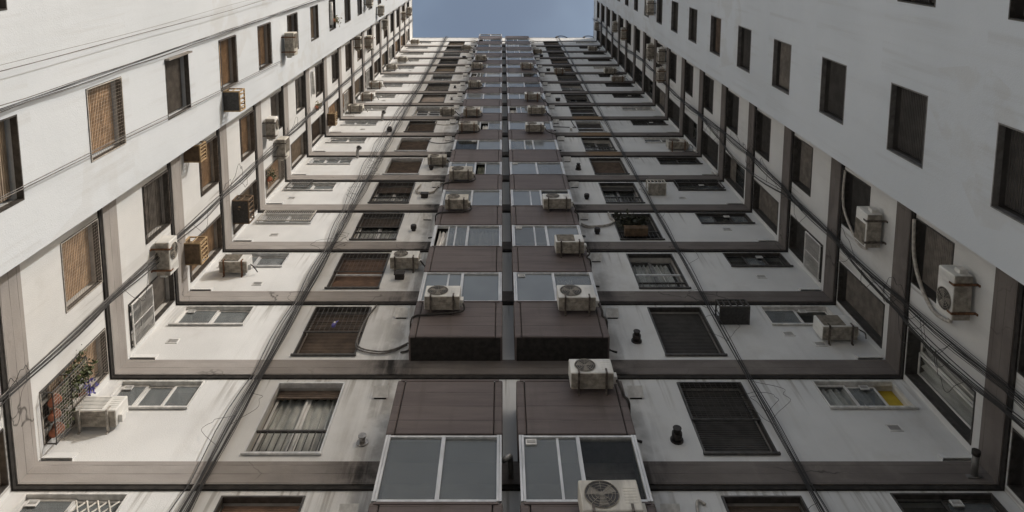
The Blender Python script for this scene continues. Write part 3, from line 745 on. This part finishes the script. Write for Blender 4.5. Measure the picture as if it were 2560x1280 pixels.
C_ = [(-1.62, 1.48, .74, 'round', 'ac_white', 'white unit with big round fan on dark brackets, lowest on the left bay'),
      (-1.63, 3.49, .66, 'round', 'ac_beige', 'aged unit with round fan beside a black pane, second up on the left bay'),
      (-1.69, 4.39, .74, 'round', 'ac_beige', 'brownish unit third up on the left bay'),
      (-1.74, 6.48, .76, 'round', 'ac_beige', 'olive stained unit fourth up on the left bay'),
      (-1.68, 7.38, .72, 'round', 'ac_white', 'unit with a dark underside fifth up on the left bay'),
      (-1.75, 9.50, .66, 'louvre', 'ac_beige', 'small stained unit sixth up on the left bay'),
      (-1.81, 11.42, .66, 'louvre', 'ac_beige', 'small olive unit seventh up on the left bay'),
      (-1.68, 12.45, .66, 'louvre', 'ac_beige', 'topmost small unit on the left bay')]
for x, n, w, st, c, lb in C_: ac((x, YB, zf(n)), 0, w, lb, st, c, hoses=bay_hose(-1, x, w))
D_ = [(1.05, -.545, .8, 'round', 'ac_white', 'large unit with ringed round fan hung before the lowest right bay window'),
      (1.18, .53, .74, 'round', 'ac_white', 'grimy unit at the top of the lowest brown panel on the right bay'),
      (1.17, 1.47, .78, 'round', 'ac_white', 'white unit with brown round fan, just above the black underside of the right bay'),
      (1.32, 2.45, .7, 'louvre', 'ac_white', 'white unit with square striped grille, fourth up on the right bay'),
      (1.18, 3.50, .8, 'round', 'ac_white', 'white unit with a ringed fan and chipped corners, fifth up on the right bay'),
      (.94, 6.44, .74, 'round', 'ac_white', 'white unit sixth up on the right bay'),
      (1.14, 7.49, .74, 'round', 'ac_white', 'white unit seventh up on the right bay'),
      (1.08, 8.48, .74, 'round', 'ac_white', 'white unit eighth up on the right bay'),
      (1.08, 11.42, .72, 'louvre', 'ac_beige', 'beige unit topmost on the right bay')]
for x, n, w, st, c, lb in D_: ac((x, YB, zf(n)), 0, w, lb, st, c, hoses=bay_hose(1, x, w))
ac((2.2, D, zf(14.66)), 0, .66, 'beige unit right under the roof edge just right of the bays', 'louvre', 'ac_beige')
E_ = [(6.62, 1.42, .74, 'louvre', 'ac_white', 'slatted white unit on brackets, lowest in the shaded corner'),
      (6.53, 6.27, .78, 'round', 'ac_beige', 'greyish unit on a ledge, second up in the shaded corner'),
      (6.31, 11.08, .76, 'round', 'ac_white', 'white unit with a round fan, third up in the shaded corner'),
      (6.26, 11.95, .73, 'louvre', 'ac_beige', 'beige unit fourth up in the shaded corner'),
      (6.32, 15.15, .64, 'louvre', 'ac_beige', 'dark grimy unit near the roof in the shaded corner')]
for x, n, w, st, c, lb in E_: ac((x, D, zf(n)), 0, w, lb, st, c, hoses=tiny_hose(w))
ac((3.19, D, zf(11.95)), 0, .6, 'rusty brown unit standing in front of a shaded shuttered window', 'louvre', 'ac_beige', brk='rust')
# side walls
def ac_left(X, y, n, w, lb, st='round', c='ac_white', hoses=()): ac((X, y, zf(n)), R(90), w, lb, st, c, hoses=hoses)
def ac_right(X, y, n, w, lb, st='round', c='ac_white', hoses=()): ac((X, y, zf(n)), R(-90), w, lb, st, c, hoses=hoses)
ac_left(XL, 6.44, 1.65, .74, 'big white unit with striped round fan beside the cables, lowest on the sunlit side wall', 'round')
ac_left(XL, 5.62, 4.28, .66, 'white unit second up on the sunlit side wall', 'round')
ac_left(XL, 6.55, 4.62, .68, 'white unit above a netted plant window, third up on the sunlit side wall', 'louvre')
ac_left(XL, 4.95, 9.22, .66, 'boxy beige unit beside the white wing edge, lower of the pair by the flowers', 'round', 'ac_beige')
ac_left(XL, 5.32, 10.27, .7, 'boxy beige unit with flowers beside it, upper of the pair on the sunlit side wall', 'round', 'ac_beige')
ac_left(XL, 5.07, 12.25, .6, 'small unit above the flower window on the sunlit side wall', 'louvre', 'ac_beige')
ac_left(XL, 5.46, 15.27, .62, 'small grimy unit second from the roof on the sunlit side wall', 'louvre', 'ac_beige')
ac_left(XL, 5.43, 16.45, .68, 'beige unit topmost on the sunlit side wall', 'round', 'ac_beige')
ac_left(WL, 2.95, 4.36, .72, 'unit on long brackets casting a shadow, lowest on the sunlit white wing', 'louvre', 'ac_beige')
ac_left(WL, 2.80, 9.19, .62, 'beige unit with a dangling white hose, middle one on the sunlit white wing', 'louvre', 'ac_beige',
        [([(.64, -.2, .05), (.75, -.1, -.05), (.85, -.04, -.2), (.7, -.03, -.45), (.6, -.03, -.3)], 'hose', .014)])
ac_left(WL, 3.70, 10.39, .56, 'small plain grey box unit near the edge of the sunlit white wing', 'louvre', 'ac_beige')
ac_right(XR, 6.17, 1.34, .7, 'unit below a grey shutter with a thick pale hose, second up on shaded side wall', 'louvre', 'ac_white',
         [([(-.03, -.2, .4), (-.25, -.06, .55), (-.3, -.04, 1.0), (.2, -.04, 1.7), (1.02, -.04, 1.75)], 'hose', .03)])
ac_right(XR, 6.15, .34, .76, 'big unit with striped fan and blue sticker, lowest on the shaded side wall', 'round', 'ac_white',
         [([(-.03, -.2, .4), (-.28, -.06, .5), (-.36, -.04, 1.0), (-.1, -.04, 1.4), (.35, -.04, 1.68), (1.02, -.04, 1.76)], 'hose', .034)])
ac_right(XR, 6.75, 8.25, .68, 'unit beside the cable bundle, lower of the stacked pair on shaded side wall', 'louvre')
ac_right(XR, 5.86, 8.26, .72, 'pale unit with a bent pale hose by the wing edge, above the shaded cables', 'louvre', 'ac_white',
         [([(-.03, -.2, .3), (-.15, -.06, .5), (-.1, -.04, .9), (.3, -.04, 1.1)], 'hose', .03)])
ac_right(XR, 6.06, 9.14, .74, 'yellowed beige unit with bent hose on the shaded side wall', 'louvre', 'ac_beige',
         [([(-.03, -.2, .3), (-.15, -.06, .5), (-.1, -.04, .9), (.3, -.04, 1.1)], 'hose', .026)])
ac_right(XR, 6.27, 12.01, .76, 'beige unit fourth from the roof on the shaded side wall', 'louvre', 'ac_beige')
ac_right(XR, 6.20, 13.2, .68, 'dark unit by a small window, third from the roof on shaded side wall', 'louvre', 'ac_beige')
ac_right(XR, 7.26, 16.42, .66, 'dark unit hanging by the cables at the roof on shaded side wall', 'louvre', 'ac_beige')
ac_right(WR, 3.52, 8.02, .68, 'only unit hung on the shaded white wing', 'louvre', 'ac_white')

# ------------------------------------------------------------------ slatted cages for window units
def cage_parts(w, h, d):
    def f():
        t = .03; P = {}
        b = MB()
        for X in (0, w - t):
            for Y in (-d, -t - .002): b.box(X, X + t, Y, Y + t, 0, h)
        for z in (0, h - t):
            b.box(t, w - t, -d, -d + t, z, z + t); b.box(0, t, -d + t, -t - .002, z, z + t); b.box(w - t, w, -d + t, -t - .002, z, z + t)
        b.box(t, w - t, -.03, -.002, h - t, h)
        P['frame'] = b.mesh('frame', 'wood')
        b = MB(); b.box(t, w - t, -d + t, -.004, .004, .02); b.box(t, w - t, -.02, -.006, .02, h - t)
        P['floor_panel'] = b.mesh('floor_panel', 'wood_dark')
        b = MB()
        for i in range(1, 5): X = w * i / 5; b.box(X - .012, X + .012, -d + .004, -d + .02, t, h - t)
        b.box(.006, .02, -d * .5 - .012, -d * .5 + .012, t, h - t); b.box(w - .02, w - .006, -d * .5 - .012, -d * .5 + .012, t, h - t)
        for i in range(1, 4): X = w * i / 4; b.box(X - .012, X + .012, -d + t, -t, h - .02, h - .004)
        P['slats'] = b.mesh('slats', 'wood')
        return P
    return cached(('cage', w, h, d), f)
def cage(loc, rz, w, label, d=.45, h=.4, mats=('wood', 'wood_dark', 'wood')):
    e = empty('slatted_cage', loc, rz, label, 'cage', 'slatted cages for window units')
    for (k, me), mt in zip(cage_parts(w, h, d).items(), mats): link(k, me, e, mat=mt)
cage((WL, 3.73, zf(2.61)), R(90), .52, 'tan wooden slatted cage hanging from the sunlit white wing, with an open dark floor', .42, .36, ('wood', 'grille_dark', 'wood'))
cage((XL, 4.82, zf(2.28)), R(90), .42, 'wooden cage tucked behind the edge of the sunlit white wing', .4, .36)
cage((XL, 7.06, zf(2.15)), R(90), .54, 'tan wooden cage with four openings left of the lower white unit', .44, .4)
cage((XL, 7.2, zf(3.27)), R(90), .68, 'dark cage holding a bundled brown sheet above the barred corner window', .46, .42, ('wood_dark', 'grille_dark', 'wood_dark'))
cage((XL, 7.4, zf(7.1)), R(90), .54, 'small closed wooden cage in the sunlit corner below the elbow pipe', .4, .36)
cage((4.71, D, zf(1.68)), 0, .66, 'black metal slatted cage right of the shaded cable bundle', .42, .34, ('frame_dark', 'grille_dark', 'frame_dark'))
cage((4.74, D, zf(4.51)), 0, .6, 'pale metal slatted cage above the black one, by the shaded cable bundle', .42, .36, ('ac_beige', 'ac_under', 'ac_beige'))
b = MB(); r_ = random.Random(3)
pts = [(.1 + .1 * i + r_.uniform(-.02, .02), -.22 + r_.uniform(-.06, .06), .1 + r_.uniform(-.02, .04)) for i in range(5)]
b.tube(smooth(pts), [.07 + .03 * math.sin(i * 1.7) for i in range(len(smooth(pts)))], 10)
tag(link('bundled_cloth', b.mesh('bundled_cloth', 'wood'), None, (XL, 7.2, zf(3.27)), R(90)), 'crumpled brown sheet stuffed inside the dark cage', 'cloth')

# ------------------------------------------------------------------ flues, elbows, pipes
def flue_mesh(kind):
    def f():
        b = MB()
        if kind == 'can':
            b.tube([(0, 0, 0), (0, -.06, 0)], .06, 14); b.tube([(0, -.061, 0), (0, -.16, 0)], .085, 14); b.tube([(0, -.161, 0), (0, -.175, 0)], .07, 14)
        elif kind == 'tall':
            b.tube([(0, 0, 0), (0, -.03, 0)], .11, 14); b.tube([(0, -.031, 0), (0, -.15, 0)], .085, 14); b.tube([(0, -.151, 0), (0, -.22, 0)], .06, 14); b.tube([(0, -.221, 0), (0, -.235, 0)], .072, 14)
        elif kind == 'box':
            b.box(-.11, .11, -.13, 0, -.08, .08, 0, .01); b.box(-.13, .13, -.16, -.131, -.1, .1, 0, .006)
        else:
            b.tube([(0, 0, 0), (0, -.02, 0)], .1, 16); b.tube([(0, -.021, 0), (0, -.12, 0)], .05, 12); b.tube([(0, -.121, 0), (0, -.14, 0)], .07, 12)
        return b.mesh('flue', 'flue')
    return cached(('flue', kind), f)
FL_ = [(-2.32, .36, 'cap', 'pipe', 'small round flue stub above a rust streak, lowest beside the left bay'),
       (-2.52, 2.45, 'box', 'flue', 'square dark flue cap under the lowest white unit beside the left bay'),
       (-2.53, 3.5, 'can', 'flue', 'black cylindrical flue third up beside the left bay'),
       (-2.5, 4.45, 'box', 'flue', 'small black box flue fourth up beside the left bay'),
       (-2.56, 5.46, 'can', 'flue', 'black flue can below a beige unit beside the left bay'),
       (-2.6, 9.5, 'cap', 'pipe', 'slim flue stub with a rusty run beside the left bay'),
       (-2.62, 10.55, 'cap', 'flue', 'dark flue with a thin hose looped over it beside the left bay'),
       (-2.62, 14.1, 'box', 'flue', 'tiny dark flue near the roof beside the left bay'),
       (2.92, .38, 'tall', 'flue', 'tall black flue standing out, lowest beside the right bay'),
       (2.8, 1.45, 'tall', 'flue', 'black double-capped flue second up beside the right bay'),
       (2.7, 3.42, 'can', 'flue', 'black round flue third up beside the right bay'),
       (2.72, 4.4, 'can', 'flue', 'black round flue fourth up beside the right bay'),
       (2.76, 5.46, 'tall', 'flue', 'black flue with a collar fifth up beside the right bay'),
       (3.0, 7.35, 'cap', 'frame_white', 'white cowl flue beside a rust stained window right of the bays'),
       (2.86, 9.4, 'box', 'flue', 'small square black flue by the window with a dark unit right of the bays'),
       (2.9, 12.4, 'box', 'flue', 'square black flue second from the roof right of the bays'),
       (2.75, 14.3, 'box', 'flue', 'topmost square black flue right of the bays')]
for x, n, kd, mt, lb in FL_: tag(link('flue_cap', flue_mesh(kd), None, (x, D, zf(n)), 0, mt), lb, 'flue', 'flue caps on the rear wall')
def elbow(loc, label, s=1.0):
    b = MB(); pts = smooth([(0, 0, 0), (0, -.2, 0), (.01, -.3, .02), (.07, -.37, .03), (.13, -.38, .0)])
    b.tube(pts, .055, 14, 0, False)
    e = empty('elbow_pipe', loc, 0, label, 'pipe'); link('pipe', b.mesh('pipe', 'pipe'), e)
    b = MB(); b.ring(0, 0, 0, .075, .02, 18); b.disc(0, .01, 0, .07, 18, 1)
    rg = link('pipe_mouth', b.mesh('pipe_mouth', ['pipe', 'grille_dark']), e, (.06, -.4, -.02)); rg.rotation_euler = (R(75), 0, 0)
elbow((-5.5, D, zf(5.96)), 'grey elbow vent pipe with open mouth by the lower of two sunlit corner windows')
elbow((-5.47, D, zf(7.97)), 'grey elbow vent pipe with open mouth, the higher one, near the left cable bundle')
b = MB(); pts = smooth([(0.02, YB + .14, 0), (.06, YB + .1, -.02), (.11, YB + .1, .03), (.13, YB + .2, .1), (.14, D, .12)])
b.tube(pts, [.04 + (.004 if i % 2 else 0) for i in range(len(pts))], 12)
tag(link('flexible_duct', b.mesh('flexible_duct', 'pipe'), None, (0, 0, zf(.02))), 'ribbed metal duct bending into the gap between the lowest bays', 'duct')
b = MB(); b.tube([(0, 0, 0), (0, -.36, 0)], .05, 14); b.tube([(0, -.361, 0), (0, -.43, 0)], .062, 14, 1); b.box(-.13, .1, -.02, 0, -.06, .02, 0, .01)
tag(link('pipe_stub', b.mesh('pipe_stub', ['alu_dull', 'flue']), None, (7.32, D - .055, zf(.07))), 'white pipe stub in a broken patch at the lower right corner band', 'pipe')
b = MB(); b.tube(smooth([(0, -.04, 0), (0, -.05, .35), (.06, -.04, .55), (.16, -.02, .5)]), .022, 8)
tag(link('pipe_stub', b.mesh('bent_pipe', 'hose'), None, (2.85, D, zf(-.3))), 'thin pale bent pipe at the bottom edge left of a dark window', 'pipe')
for (x, y, n, ln, lb) in ((7.2, D - .1, 5.15, .5, 'short white drain pipe hanging in shaded corner, lower of the two'), (7.2, D - .1, 6.1, .5, 'short white drain pipe hanging in shaded corner, upper of the two')):
    b = MB(); b.tube([(0, 0, 0), (0, 0, ln)], .04, 10); b.box(-.05, .05, .02, .1, ln - .05, ln, 0); tag(link('drain_pipe', b.mesh('drain_pipe', 'frame_white'), None, (XR - .12, y, zf(n))), lb, 'pipe', 'drain pipes')

# refrigerant lines on the rear wall
def wall_hose(pts, label, mat, r=.018, cnt=2):
    b = MB()
    for k in range(cnt): b.tube(smooth([(x + .02 * k, D - .035 - .03 * k, zf(n) + .025 * k) for x, n in pts]), r, 6)
    tag(link('wall_hose', b.mesh('wall_hose', mat), None), label, 'hose')
wall_hose([(-2.86, 1.93), (-2.98, 1.75), (-3.02, 1.5), (-2.94, 1.33), (-2.5, 1.27), (-2.2, 1.3), (-1.95, 1.38)], 'thick grey hose looping from a grilled window to the left bay', 'hose_mid', .018)
wall_hose([(-2.75, 4.82), (-2.85, 4.62), (-2.7, 4.55), (-2.3, 4.56), (-2.2, 4.7), (-2.1, 4.85), (-1.9, 4.9)], 'pale hose looping beside the fourth floor left of bays', 'hose', .02)
wall_hose([(-2.95, 6.9), (-3.0, 6.72), (-2.6, 6.62), (-2.2, 6.65), (-1.95, 6.75)], 'dark hose sagging to the left bay under an olive unit', 'hose_dark', .016, 1)
wall_hose([(-2.95, 7.93), (-3.0, 7.76), (-2.7, 7.66), (-2.2, 7.68), (-1.95, 7.8)], 'grey hose sagging to the left bay from a brown shuttered window', 'hose', .018, 1)
wall_hose([(3.2, 3.93), (3.22, 3.8), (3.27, 3.68), (3.0, 3.58), (2.5, 3.55), (2.3, 3.62)], 'pair of pale hoses running from the plant window to the right bay', 'hose', .022)
wall_hose([(3.15, 7.92), (3.2, 7.6), (3.24, 7.5), (2.8, 7.52), (2.25, 7.55)], 'dark hose along the rust stained wall right of the bays', 'hose_dark', .018, 1)
wall_hose([(3.15, 9.9), (3.2, 9.6), (3.35, 9.4), (3.5, 9.35)], 'thin loose wire beside the dark window right of bays', 'hose', .01, 1)

# ------------------------------------------------------------------ cables
def bundle(label, axis_fn, n0, n1, cnt, spread, r, seed, mat='cable', ties=True, loops=0, grey=.15):
    rr = random.Random(seed); b = MB()
    N = int((n1 - n0) * 5)
    for c in range(cnt):
        a0, d0 = rr.gauss(0, spread), abs(rr.gauss(0, spread * .5)); pts = []
        fa, fb, pa, pb = rr.uniform(.5, 1.2), rr.uniform(1.5, 3), rr.uniform(0, 6), rr.uniform(0, 6)
        for i in range(N + 1):
            n = n0 + (n1 - n0) * i / N
            tie = abs(math.sin(math.pi * (n - .05))) if ties else 1
            a = a0 * (.6 + .4 * tie) + spread * .5 * math.sin(fa * n + pa) * (.3 + .7 * tie) + spread * .16 * math.sin(fb * n + pb)
            pts.append(axis_fn(n, a, .03 + d0 * (.4 + .6 * tie) + .02 * tie))
        b.tube(pts, r * rr.uniform(.6, 1.4), 5, 1 if rr.random() < grey else 0)
    for q in range(loops):
        n = rr.uniform(n0 + .3, min(n1, n0 + 8)); L = rr.uniform(.2, .55); s_ = rr.choice((-1, 1)); pts = []
        for i in range(9):
            t = i / 8; pts.append(axis_fn(n + L / H * 2 * t - .1, s_ * L * math.sin(math.pi * t) * rr.uniform(.7, 1.1), .05 + .1 * math.sin(math.pi * t)))
        b.tube(smooth(pts, 3), r * .6, 5, 0)
    return tag(link('cable_bundle', b.mesh('cable_bundle', [mat, 'cable_grey']), None), label, 'cables')
rear = lambda X: (lambda n, a, d: (X + a, D - .06 - d, zf(n)))
lside = lambda X, Y: (lambda n, a, d: (X + .06 + d, Y + a, zf(n)))
rside = lambda X, Y: (lambda n, a, d: (X - .06 - d, Y + a + .12 * math.sin(n * 1.1), zf(n)))
bundle('thick bundle of black cables running up the rear wall left of the brown shutters', rear(-4.62), -2, 17.8, 11, .075, .0055, 1, loops=16, grey=.12)
bundle('second black cable bundle beside the left one, splitting away from the middle floors up', lambda n, a, d: (-4.62 - .3 * math.sin(min(max((n - 3) / 8, 0), 1) * math.pi) + a, D - .06 - d, zf(n)), -1, 17.7, 5, .05, .0075, 2, loops=3)
bundle('thick bundle of black cables running up the rear wall right of the shaded shutters', rear(4.66), -2, 17.8, 9, .036, .006, 3, loops=16)
bundle('tangled cable bundle crossing the bands of the sunlit side wall', lside(XL, 6.72), -2, 17.6, 10, .07, .0075, 4, loops=16, grey=.3)
bundle('sagging heavy black cable bundle across the shaded side wall', rside(XR, 6.66), -2, 17.7, 10, .065, .0075, 5, loops=18, grey=.05)
bundle('loose second strand of black cables beside the heavy bundle on shaded side wall', lambda n, a, d: (XR - .1 - d, 6.85 + a + .2 * math.sin(n * 1.7 + .6), zf(n)), -2, 6.5, 5, .05, .008, 6, loops=8)
bundle('slim dark cable bundle running beside the windows of the sunlit white wing', lside(WL, 2.3), -3, 17.6, 7, .04, .0055, 7, grey=.35)
bundle('pair of thin wires high on the sunlit white wing', lside(WL, 1.72), -3, 17.0, 2, .06, .005, 8, ties=False, grey=.5)
bundle('pair of thin wires crossing the middle of the sunlit white wing below its windows', lambda n, a, d: (WL + .05 + d, 3.55 + .06 * n + a, zf(n)), -3, 4.2, 2, .05, .006, 9, ties=False, grey=.5)
b = MB(); b.box(-.1, .1, -.16, 0, -.12, .12, 0, .015); b.box(-.06, .06, -.2, -.161, -.05, .09, 0, .01)
tag(link('junction_box', b.mesh('junction_box', 'flue'), None, (-4.85, D - .02, zf(7.3))), 'dark junction box on the left cable bundle beside the brown shutters', 'junction box')
# stray wires at the roof edge
for sx, lb in ((7.2, 'coil of dark cable curling over the roof edge by the shaded corner'), (4.9, 'dark cable coil lying on the roof edge above the right bundle')):
    b = MB(); b.tube(smooth([(sx + .5, D - .05, zf(NTOP) - .1), (sx + .2, D - .12, zf(NTOP) + .3), (sx - .2, D - .1, zf(NTOP) + .45), (sx - .45, D - .05, zf(NTOP) + .15), (sx - .3, D - .08, zf(NTOP) - .05)]), .035, 6)
    tag(link('cable_coil', b.mesh('cable_coil', 'cable'), None), lb, 'cables')

# ------------------------------------------------------------------ plants and belongings at the windows
def leaves(b, cx, cy, cz, rx, ry, rz_, cnt, seed, size=.05, mi=0, stems=6):
    r = random.Random(seed)
    for s_ in range(stems):
        tip = Vector((cx + r.uniform(-rx, rx), cy + r.uniform(-ry, ry), cz + r.uniform(0, rz_))); base = Vector((cx + r.uniform(-.05, .05), cy, cz - rz_ * .6))
        b.bar(base, tip, .005, 4, mi)
        for k in range(cnt // stems):
            t = r.uniform(.25, 1.05); p = base.lerp(tip, t) + Vector((r.gauss(0, .05), r.gauss(0, .05), r.gauss(0, .05)))
            u = Vector((r.uniform(-1, 1), r.uniform(-1, 1), r.uniform(-.4, 1))).normalized(); v = u.cross(Vector((r.uniform(-1, 1), r.uniform(-1, 1), r.uniform(-1, 1)))).normalized()
            L = size * r.uniform(.6, 1.4) * 1.35; w = L * .3
            b.face([p, p + u * L * .5 + v * w, p + u * L, p + u * L * .5 - v * w], mi)
def pot(b, cx, cy, cz, r, h, mi=1): b.tube([(cx, cy, cz), (cx, cy, cz + h * .85), (cx, cy, cz + h * .86), (cx, cy, cz + h)], [r * .75, r, r * 1.15, r * 1.15], 14, mi)
def plant(loc, rz, label, seed, pr=.08, ph=.14, rx=.3, ry=.15, rh=.4, cnt=150, lm='leaf', pm='pot', tilt=0):
    e = empty('potted_plant', loc, rz, label, 'potted plant', 'potted plants at the windows')
    b = MB(); pot(b, 0, 0, 0, pr, ph, 0); link('pot', b.mesh('pot', pm), e)
    b = MB(); leaves(b, 0, 0, ph + rh * .5, rx, ry, rh * .6, cnt, seed); link('foliage', b.mesh('foliage', lm), e)
# cage of plants at the lowest tall window of the sunlit side wall
e = empty('window_cage', (XL, 7.28, zf(.27)), R(90), 'wire cage full of plant pots on the lowest tall window of the sunlit side wall', 'cage')
b = MB()
for X in (0, .9):
    for Y in (-.2, -.02): b.bar((X, Y, 0), (X, Y, 1.0), .013)
for z in (.02, .5, 1.0):
    b.bar((0, -.2, z), (.9, -.2, z), .011); b.bar((0, -.2, z), (0, -.02, z), .011); b.bar((.9, -.2, z), (.9, -.02, z), .011)
link('frame', b.mesh('cage_frame', 'frame_dark'), e)
b = MB()
for i in range(1, 15): b.bar((.9 * i / 15, -.2, .02), (.9 * i / 15, -.2, 1.0), .003)
for i in range(1, 16): b.bar((0, -.2, i / 16), (.9, -.2, i / 16), .003)
link('wire_mesh', b.mesh('wire_mesh', 'hose'), e)
def side_loc(y, n, out): return (XL + out, 7.28 + y, zf(n))
plant(side_loc(.25, .3, .12), R(90), 'terracotta pot with a straggly leafy shrub at the top of the plant cage', 1, .08, .15, .36, .17, 1.0, 620)
plant(side_loc(.5, .3, .1), R(90), 'terracotta pot in the middle of the plant cage', 2, .075, .14, .26, .13, .7, 260, 'leaf')
plant(side_loc(.78, .3, .1), R(90), 'broad terracotta pot at the lower end of the plant cage', 3, .09, .17, .16, .1, .3, 70)
plant(side_loc(.62, .58, .1), R(90), 'small pot with a violet blue flower hung inside the plant cage', 4, .05, .1, .1, .08, .2, 110, 'blue')
b = MB(); b.tube(smooth([(0, 0, 0), (0, 0, .05), (0, 0, .18), (0, 0, .24), (0, 0, .3)]), [.05, .07, .08, .08, .08, .08, .085, .085, .085, .085, .085, .08, .075, .07, .06, .05, .045, .04, .04, .04, .04], 14)
tag(link('glass_jar', b.mesh('glass_jar', 'glass'), None, side_loc(.68, .3, .1)), 'cloudy glass jar standing among the pots in the plant cage', 'jar')
b = MB(); b.box(-.06, .06, -.06, .06, 0, .3, 0, .02)
tag(link('plastic_jug', b.mesh('plastic_jug', 'frame_white'), None, side_loc(.4, .5, .1)), 'white plastic jug standing among the pots in the plant cage', 'jug')
for (y, n, rz_, X, lb, lm, sd) in ((7.6, 4.28, R(90), XL + .1, 'green potted plant behind the netted window below the third unit on sunlit side wall', 'leaf', 11),
                                   (6.7, 6.4, R(90), XL + .1, 'dry trailing plant below a drain pipe on the sunlit side wall', 'leaf_dry', 12),
                                   (5.75, 10.5, R(90), XL + .12, 'red flowering plant beside the paired units on the sunlit side wall', 'red', 13),
                                   (6.05, 10.45, R(90), XL + .12, 'green leafy plant just under the red flowers on the sunlit side wall', 'leaf', 14)):
    plant((X, y, zf(n)), rz_, lb, sd, .07, .13, .22, .14, .4, 140, lm)
plant((WL + .1, 3.3, zf(6.62)), R(90), 'dry bushy plant at a window of the sunlit white wing beside a white drain pipe', 15, .07, .12, .2, .12, .6, 160, 'leaf_dry')
for (X, y, n, lb) in ((WL + .08, 2.55, 6.6, 'white drain pipe beside a planted window of the sunlit white wing'), (XL + .08, 5.2, 6.35, 'pale vertical pipe between windows of the sunlit side wall')):
    b = MB(); b.tube([(0, 0, 0), (0, .9, 0)], .06, 12); b.tube([(0, .44, 0), (0, .47, 0)], .068, 12); tag(link('drain_pipe', b.mesh('drain_pipe_h', 'frame_white'), None, (X, y, zf(n))), lb, 'pipe', 'drain pipes')
# planter in front of a shaded shutter
e = empty('window_planter', (3.75, D - .18, zf(3.3)), 0, 'wooden window box with a dark bush before a shaded shutter', 'planter')
b = MB(); b.box(-.32, .32, -.12, .12, 0, .2, 0, .01)
for z in (.05, .11, .16): b.box(-.33, .33, -.128, -.1205, z, z + .03)
link('box', b.mesh('planter_box', 'wood_dark'), e)
b = MB(); leaves(b, 0, -.05, .5, .42, .2, .45, 520, 9, .1, 0, 20); link('foliage', b.mesh('planter_leaves', 'leaf_dark'), e)
# bird ornament hung on the grille
b = MB(); b.tube(smooth([(0, 0, 0), (.01, -.02, .08), (.02, -.03, .16), (.05, -.02, .26), (.1, -.01, .36)]), [.01, .025, .04, .05, .055, .055, .055, .055, .05, .05, .045, .04, .035, .03, .026, .022, .018, .014, .01, .006, .003], 10)
o = tag(link('bird_ornament', b.mesh('bird_ornament', 'blue'), None, (-3.62, D - .07, zf(1.6))), 'small blue and white bird ornament hung on the brown shutter grille', 'ornament')
o.scale = (.75, .75, .75)
b = MB(); b.tube([(0.0, -.04, .05), (.03, -.07, .17)], [.02, .03], 8); link('breast', b.mesh('breast', 'curtain'), o)
# things behind kitchen panes
def cloth(loc, label, mat, seed, w=.35, h=.4):
    b = MB(); r = random.Random(seed); n = 10
    P = lambda i, j: (w * i / n, .03 * math.sin(i * 1.9 + j) + .02 * math.sin(j * 2.3), h * j / n - .06 * math.sin(i * .5))
    for i in range(n):
        for j in range(n): b.face([P(i, j), P(i + 1, j), P(i + 1, j + 1), P(i, j + 1)], 0, True)
    tag(link('hanging_cloth', b.mesh('hanging_cloth', mat), None, loc), label, 'cloth', 'laundry behind the corner windows')
cloth((-6.45, D + .3, zf(.72)), 'pink cloth hanging behind the lowest corner window pane on the sunlit side', 'pink', 1)
cloth((-6.0, D + .32, zf(.7)), 'pale cloth hanging behind the lowest corner window at its right pane', 'curtain', 2)
cloth((-6.95, D + .28, zf(5.7)), 'small pink checked cloth behind the corner window by the lower elbow pipe', 'pink', 3, .25, .3)
b = MB(); b.rect(0, .3, 0, .2, -.1, .1, .02); b.box(.02, .28, -.09, .09, .02, .03)
for i in range(1, 6): b.box(.3 * i / 6 - .008, .3 * i / 6 + .008, -.099, -.09, .02, .18)
tag(link('plastic_basket', b.mesh('plastic_basket', 'teal'), None, (-6.65, D + .3, zf(1.72))), 'teal plastic basket behind the second corner window from the bottom', 'basket')
# expanding lattice in the bottom left window
b = MB(); X0, w_, h_ = 0, .16, .12
for i in range(4):
    x = i * w_
    for (a, c) in (((x, 0), (x + w_, h_ * 2)), ((x, h_ * 2), (x + w_, 0)), ): b.box(min(a[0], c[0]), min(a[0], c[0]), 0, 0, 0, 0) if False else b.tube([(a[0], -.012 if a[1] else 0, a[1]), (c[0], -.012 if a[1] else 0, c[1])], .014, 4)
tag(link('folding_rack', b.mesh('folding_rack', 'ac_cream'), None, (-6.32, D - .03, zf(-.19))), 'folding pale lattice rack in the window at the bottom left corner', 'rack')
